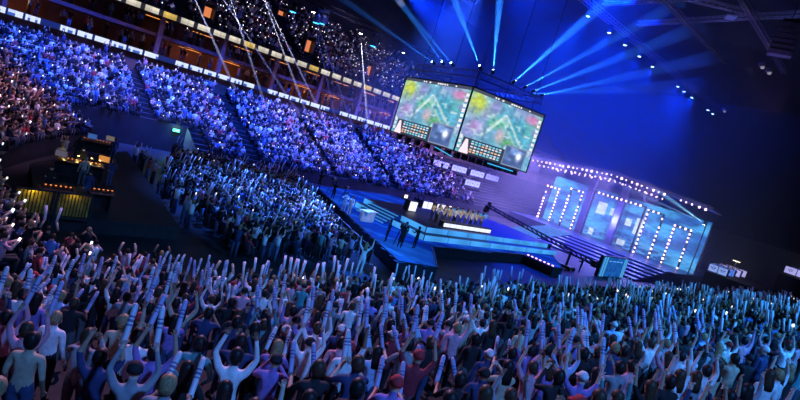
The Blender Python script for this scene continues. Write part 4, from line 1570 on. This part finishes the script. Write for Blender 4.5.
# two bright beams crossing under the roof from the near corner of the house
o = head(HEAD_WHITE, (84.5, 25.4, 9.6), 'white-blue moving head at the near corner of the stage house', 'stage house lamps', 0, 1.0)
for i, (q, r) in enumerate((((82.0, 44, 11.9), .5), ((82.5, 33, 12.0), .4))):
    beam('light_beam', Vector((84.4, 25.6, 9.2)), q, .05, r, 80000, (.25, .65, 1), 'pale-blue beam under the house roof, the %s one' % ('longer', 'shorter')[i], 'beams under the house roof', .06)
tag(bpy.data.objects['stage_house'], kind=None)
t = empty('lamp_mast', (84.5, 25.4, 1.6), 0, 'dark steel mast carrying the corner lamp of the stage house', 'mast')
b = MB(); b.tube((0, -.3, 0), (0, -.3, 8.0), .08); b.tube((0, -.3, 7.98), (0, .05, 7.98), .06); b.build('mast_pole', STEEL, t)

bo = empty('entrance_booth', (62.8, 26.2, 0), 0, 'blue-lit entrance booth with cyan side bars before the main stage', 'booth')
b = MB(); b.box((0, .25, 1.25), (6.8, .36, 2.5)); b.build('booth_body', SHELL, bo)
b = MB(); grid_pic(b, (-3.2, .06, .1), (6.4, 0, 0), (0, 0, 2.3), 16, 8, lambda u, v: tuple(Vector((.01, .1, .42))*(.7+.5*random.random()))); b.build('booth_screen', LEDP, bo, tinted=True)
for x in (-2.9, -2.3, 2.5, 3.0):
    b = MB(); b.box((x, .0, 1.25), (.22, .08, 2.3)); b.build('light_bar', glow('bar_cyan', (.1, .5, .95), .7), bo)
for i in range(4):
    b = MB(); b.box((-1.4+.95*i, .0, 1.95), (.6, .06, .12)); b.build('dash_light', glow('bar_blue', (.1, .35, .9), 1.0), bo)
# pink edge lights along the near end of the centre stage
for i in range(7):
    b = MB(); b.box((0, 0, .08), (.16, .16, .16)); o = b.build('edge_light', glow('edge_pink', (1, .5, .7), 2.2)); o.location = (48.34, 28.7-.48*i, DECK-.02)
    tag(o, 'small pink edge light on the near stage rim, %s from the entrance end' % ORD[i+1], 'light', 'pink edge lights')

# ------------------------------------------------------------------ mixing position
RZ = .7
b = MB(); b.prism([(4.9, 27.9), (12.6, 27.9), (16.0, 49), (10.2, 42.5), (7.4, 38.5), (6.2, 29.4), (4.9, 29.4)], 0, RZ); struct('platform_mixing', b, mat('riser_black', (.018, .018, .02), .8))
for i, (xa, xb, y) in enumerate(((4.9, 6.5, 27.6), (6.55, 8.1, 27.6))):
    t = empty('barred_balustrade', ((xa+xb)/2, y, 0), 0, 'barred balustrade glowing yellow from inside, %s' % ('next to the end stand', 'beside the dark aisle')[i], 'balustrade', 'barred balustrades of the mixing position')
    h = (xb-xa)/2
    b = MB(); b.box((0, 0, 1.92), (2*h, .1, .08)); b.box((0, 0, .72), (2*h, .1, .08)); b.box((-h+.04, 0, 1.0), (.08, .1, 1.9)); b.box((h-.04, 0, 1.0), (.08, .1, 1.9)); b.build('rail_frame', STEEL, t)
    for k in range(11):
        b = MB(); b.box((-h+.1+k*(2*h-.2)/10, 0, 1.32), (.035, .05, 1.16)); b.build('bar', STEEL, t)
    b = MB(); b.box((0, .3, 1.3), (2*h-.1, .04, 1.1)); b.build('backing_panel', mat('panel_yellow', (.5, .36, .05), .7, var=.5, scale=2.5), t)
    point('balustrade_lamp', ((xa+xb)/2, y+.15, 1.9), 9 if i == 0 else 4, (1, .75, .15), .05)
MG = 'mixing desks'
for i, (x, y, w_, lab) in enumerate(((6.9, 29.2, 1.5, 'mixing counter with reddish edge behind the barred balustrade, end stand side'), (8.9, 29.6, 1.1, 'mixing counter with reddish edge behind the barred balustrade, aisle side'), (9.4, 36.2, 2.6, 'long mixing console lit by small gold lamps, middle of the riser'), (12.6, 45.0, 2.4, 'back mixing desk with a tall rack, farthest on the riser'))):
    t = empty('mixing_desk', (x, y, RZ), -.15 if i > 1 else 0, lab, 'desk', MG)
    b = MB(); b.box((0, 0, .95), (w_, .7, .07)); b.build('desk_top', mat('counter_red', (.2, .08, .08), .5), t)
    for s in (-1, 1):
        b = MB(); b.box((s*(w_/2-.06), 0, .46), (.06, .6, .92)); b.build('side_panel', SHELL, t)
    b = MB(); b.box((0, .28, .5), (w_-.1, .04, .84)); b.build('modesty_panel', SHELL, t)
    b = MB()
    b.add([(-w_/2+.1, -.25, .99), (w_/2-.1, -.25, .99), (w_/2-.1, .2, 1.12), (-w_/2+.1, .2, 1.12), (-w_/2+.1, .2, .99), (w_/2-.1, .2, .99)], [(0, 1, 2, 3), (3, 2, 5, 4), (0, 3, 4), (1, 5, 2), (0, 4, 5, 1)])
    c = b.build('console', SHELL, t)
    for k in range(int(w_/.22)):
        b = MB(); b.box((-w_/2+.25+k*.21, .05, 1.1), (.07, .05, .03)); b.build('key_light', glow('console_gold', (1, .62, .08) if k % 4 else (.9, .25, .05), 1.6), c)
for i, (x, y, z, c, lab) in enumerate(((10.75, 36.5, 1.75, (1, .42, .1), 'orange-lit monitor at the aisle end of the long console'), (8.3, 36.0, 1.75, (.25, .22, .3), 'dim grey monitor at the far end of the long console'), (12.0, 44.6, 1.75, (.1, .3, .9), 'small blue monitor on the back mixing desk'), (13.4, 45.2, 1.75, (.4, .32, .28), 'beige-lit monitor on the back mixing desk'))):
    t = empty('monitor', (x, y, z-.05), 2.7, lab, 'monitor')
    b = MB(); b.box((0, 0, .02), (.25, .2, .03)); b.tube((0, 0, .02), (0, 0, .2), .02); b.build('stand', SHELL, t)
    b = MB(); b.box((0, 0, .38), (.66, .05, .42)); cse = b.build('casing', SHELL, t)
    b = MB(); b.box((0, .03, .38), (.6, .02, .36)); b.build('screen', glow('monitor_%d' % i, c, .35), cse)
for i, (x, y) in enumerate(((8.6, 36.4), (9.3, 36.3), (10.0, 36.2), (10.4, 36.0))):
    t = empty('gooseneck_lamp', (x, y+.24, RZ+.99), 0, 'small gold gooseneck lamp on the long console, %s from the end stand' % ORD[i+1], 'lamp', 'gooseneck lamps on the long console')
    b = MB(); b.tube((0, 0, 0), (0, .02, .3), .012, n=6); b.tube((0, .02, .3), (0, -.14, .4), .012, n=6); b.build('neck', STEEL, t)
    b = MB(); b.lathe((0, -.14, .36), [(.06, 0), (.03, .05)], 10); hd = b.build('lamp_shade', SHELL, t)
    b = MB(); b.box((0, -.14, .345), (.08, .08, .03)); b.build('bulb', glow('gold_bulb', (1, .75, .25), 9), hd)
    point('gooseneck_light', (x, y+.02, RZ+1.25), 7, (1, .68, .2), .04)
for i, (x, y, rz, pose, sty) in enumerate(((6.8, 30.6, PI-.2, 'forward', 'short'), (8.6, 30.8, PI+.3, 'down', 'cap'), (8.6, 37.4, PI, 'forward', 'short'), (9.7, 37.2, PI, 'down', 'short'), (10.9, 35.2, .4, 'hips', 'long'), (9.2, 34.4, .1, 'down', 'short'), (12.2, 46.0, PI, 'forward', 'cap'), (13.3, 43.6, 0, 'down', 'short'), (9.4, 40.2, .5, 'phone', 'short'), (10.4, 41.2, -.3, 'down', 'long'))):
    person('technician', (x, y, RZ), rz, pose, (PB, TOPS[3][1], TOPS[7][1])[i % 3], JEANS[i % 3], SKINS[i % 4], CAPS[0][1] if sty == 'cap' else HAIRS[i % 3][1], sty,
           'technician in %s, %s, on the mixing riser, %s from its balustrade' % (('black', 'navy', 'beige')[i % 3], {'forward': 'hands on the desk', 'down': 'arms down', 'hips': 'hands on hips', 'phone': 'hands raised'}[pose], ORD[i+1]))
for i, (x, y) in enumerate(((12.0, 31.5), (13.1, 36.0), (14.2, 40.0))):
    t = empty('rope_post', (x+1.2, y, 0), 0, 'slim dark post beside the dark aisle, %s from the near stand' % ORD[i+1], 'post', 'posts along the dark aisle')
    b = MB(); b.tube((0, 0, 0), (0, 0, 1.1), .03); b.build('pole', TRUSS, t)
    b = MB(); b.lathe((0, 0, 0), [(.18, 0), (.16, .03), (.04, .06)], 14); b.build('base', TRUSS, t)
# exit sign on the vomitory wall
t = empty('exit_sign', (22.9, 54+row_d(NOTCH[2])-.06, 2.35), 0, 'small green lit exit sign on the wall below the far stand', 'sign')
b = MB(); b.box((0, 0, 0), (.8, .1, .36)); b.build('sign_box', SHELL, t)
b = MB(); b.box((0, -.06, 0), (.72, .03, .28)); b.build('sign_face', glow('exit_green', (.1, 1, .45), 2.2), t)
b = MB(); b.box((0, -.08, 0), (.3, .02, .05)); b.add([(.12, -.085, .1), (.12, -.085, -.1), (.26, -.085, 0)], [(0, 1, 2)]); b.build('arrow', mat('arrow_white', (.8, .9, .8), .5), t)
point('exit_glow', (22.9, 56.9, 2.6), 60, (.4, 1, .8), .2)

# ------------------------------------------------------------------ hanging things at the upper right
t = empty('speaker_array', (60.6, 17.3, 29.6), .3, 'hanging speaker array of stacked cabinets under the roof lattice', 'speaker array')
for k in range(6):
    b = MB(); b.box((-.06*k*k*.2, 0, -.55*k-.3), (1.0, 2.0, .48)); c = b.build('cabinet', mat('cabinet_grey', (.2, .2, .26), .5), t, bevel=.03)
b = MB(); b.box((0, 0, .1), (1.0, 1.4, .2)); b.tube((-.3, 0, .2), (-.3, 0, 4.4), .04); b.tube((.3, 0, .2), (.3, 0, 4.4), .04); b.build('fly_frame', STEEL, t)
for i, (x, y, z, w_, lab) in enumerate(((68.9, 19.5, 29.3, 2.2, 'pale-blue flat panel hanging under the roof lattice'), (57.6, 21.6, 28.8, 1.3, 'small pale-blue panel hanging beside the speaker array'))):
    t = empty('ceiling_panel', (x, y, z), .5, lab, 'panel')
    b = MB(); b.box((0, 0, 0), (w_, w_*.7, .12)); b.build('board', mat('panel_pale', (.35, .38, .6), .5), t)
    b = MB(); b.tube((0, 0, .05), (0, 0, 34-z), .03); b.build('hanger', STEEL, t)
    spot('panel_light', (x-4, y-6, z-8), (x, y, z), 900, (.5, .5, 1), 20, .5, .2)
for i, (x, y, z) in enumerate(((75.5, 22.9, 29.4), (77.0, 22.4, 29.2), (108, 36, 29.6))):
    t = empty('hanging_fixture', (x, y, z), 0, ('grey cluster fixture under the roof, nearer the stage', 'smaller grey fixture beside the roof cluster fixture', 'far white fixture pair past the end of the long truss')[i], 'fixture')
    b = MB(); b.tube((0, 0, .2), (0, 0, 34-z), .03); b.build('hanger', STEEL, t)
    b = MB(); b.box((0, 0, 0), (1.0, .6, .5)); hb = b.build('fixture_body', mat('fixture_grey', (.3, .28, .3), .5), t, bevel=.05)
    b = MB(); b.lathe((-.2, -.2, -.3), [(.2, -.2), (.2, .1)], 12); b.build('lens', glow('fixture_dim', (.5, .45, .6), .5 if i < 2 else 2.5), hb)

# ------------------------------------------------------------------ spectators of the near stand, one by one
HAIR_MAPS = HAIRS
POSES = [('raised', 'arms raised'), ('one_up', 'one arm up'), ('clap', 'hands clapping'), ('forward', 'arms stretched forward'), ('down', 'arms down'), ('phone', 'holding hands high'), ('spread', 'arms spread up'), ('hips', 'hands on hips')]
PW = [6, 3, 4, 4, 3, 2, 2, 1]
STICK = [('white', mat('stick_white', (.72, .7, .8), .35, var=.06)), ('lavender', mat('stick_lavender', (.5, .44, .72), .35, var=.06)), ('pale-blue', mat('stick_pale_blue', (.45, .6, .82), .35, var=.06))]
PRINT = mat('stick_print', (.2, .17, .36), .5)
stick_me = {}


def stick(loc, d, which, label):
    if which not in stick_me:
        a = MB(); a.lathe((0, 0, 0), [(.01, 0), (.03, .02), (.039, .06), (.039, .54), (.03, .58), (.01, .6)], 12)
        o1 = a.build('thunder_stick', STICK[which][1], smooth=True)
        a = MB(); a.lathe((0, 0, .3), [(.0396, 0), (.0396, .022)], 12); a.lathe((0, 0, .35), [(.0396, 0), (.0396, .035)], 12); a.lathe((0, 0, .41), [(.0396, 0), (.0396, .022)], 12)
        o2 = a.build('printed_band', PRINT, o1)
        stick_me[which] = (o1.data, o2.data)
        o = o1
    else:
        o = bpy.data.objects.new('thunder_stick', stick_me[which][0]); COL.objects.link(o)
        o2 = bpy.data.objects.new('printed_band', stick_me[which][1]); COL.objects.link(o2)
        o2.parent = o
    o.location = loc
    o.rotation_euler = d.to_track_quat('Z', 'X').to_euler()
    return tag(o, label, 'thunder stick', 'inflated thunder sticks held in the near stand')


rows = {}
for c, k, x, y in INDIVIDUALS:
    rows.setdefault(k, []).append((x, y, c))
n_st = 0
lab_row = {k: i for i, k in enumerate(sorted(rows))}
for k in sorted(rows):
    for i, (x, y, c) in enumerate(sorted(rows[k])):
        pi_ = random.choices(range(len(POSES)), PW)[0]
        pose, ptxt = POSES[pi_]
        tn, tm = TOPS[random.choices(range(10), [6, 3, 3, 3, 2, 1, 1.2, 1.5, 1, 1])[0]]
        if random.random() < .2:
            cap = random.choice(CAPS); ht, hm, sty = cap[0], cap[1], 'cap'
        else:
            hh = random.choices(HAIRS, [6, 3, 1])[0]; ht, hm, sty = hh[0], hh[1], random.choice(('short', 'short', 'long'))
        yaw = -.5+random.uniform(-.25, .25)
        sc = random.uniform(.94, 1.05)
        wh = 'row %s' % ORD[k+1]
        label = '%s fan in %s, %s, %s row of near stand, %s along' % (ht, tn, ptxt, ORD[k+1], ORD[i+1])
        yy = y+random.uniform(-.06, .06)
        person('spectator', (x, yy, near_z(k)), yaw, pose, tm, random.choice(JEANS), random.choice(SKINS), hm, sty, label, 'fans standing in the near stand', sc, random.random() < .6)
        if pose in ('raised', 'one_up', 'forward', 'clap', 'spread') and n_st < 190 and random.random() < .62:
            J = body_mesh(pose)[1]
            M = Matrix.Translation((x, yy, near_z(k))) @ Matrix.Rotation(yaw, 4, 'Z') @ Matrix.Scale(sc, 4)
            which = random.choices((0, 1, 2), (5, 4, 2))[0]
            for nme, sd in (('r', 1), ('l', -1)):
                if pose == 'one_up' and nme == 'l':
                    continue
                p = Vector(J['palm'+nme][:3])
                loc = Vector((sd*random.uniform(-.12, .12), .35+random.uniform(0, .4), 1))
                if pose in ('forward', 'clap'):
                    loc = Vector((sd*random.uniform(-.25, .15), .8, .75))
                q = M @ (p+Vector((0, .074, .0)))
                d = (M.to_3x3() @ loc).normalized()
                stick(q-d*.1, d, which, '%s stick in %s hand of %s %s fan, %s row, %s along' % (STICK[which][0], ('right', 'left')[nme == 'l'], ht, tn, ORD[k+1], ORD[i+1]))
                n_st += 1
print('STICKS', n_st)
# the costumed fan at the front rail
b = MB(); b.box((19.4, 20.8, .55), (1.6, 1.2, 1.1)); o = b.build('blue_crate', mat('crate_blue', (.08, .2, .5), .6), bevel=.03); tag(o, 'pale-blue crate the white-costumed fan stands on at the front rail', 'crate')
person('costumed_fan', (19.4, 20.8, 1.1), -.6, 'spread', WHITEC, mat('trousers_white', (.8, .8, .8), .8), SKINS[3], HAIRS[2][1], 'long', 'fan in an all-white costume standing high at the front of the near stand', None, 1.05)
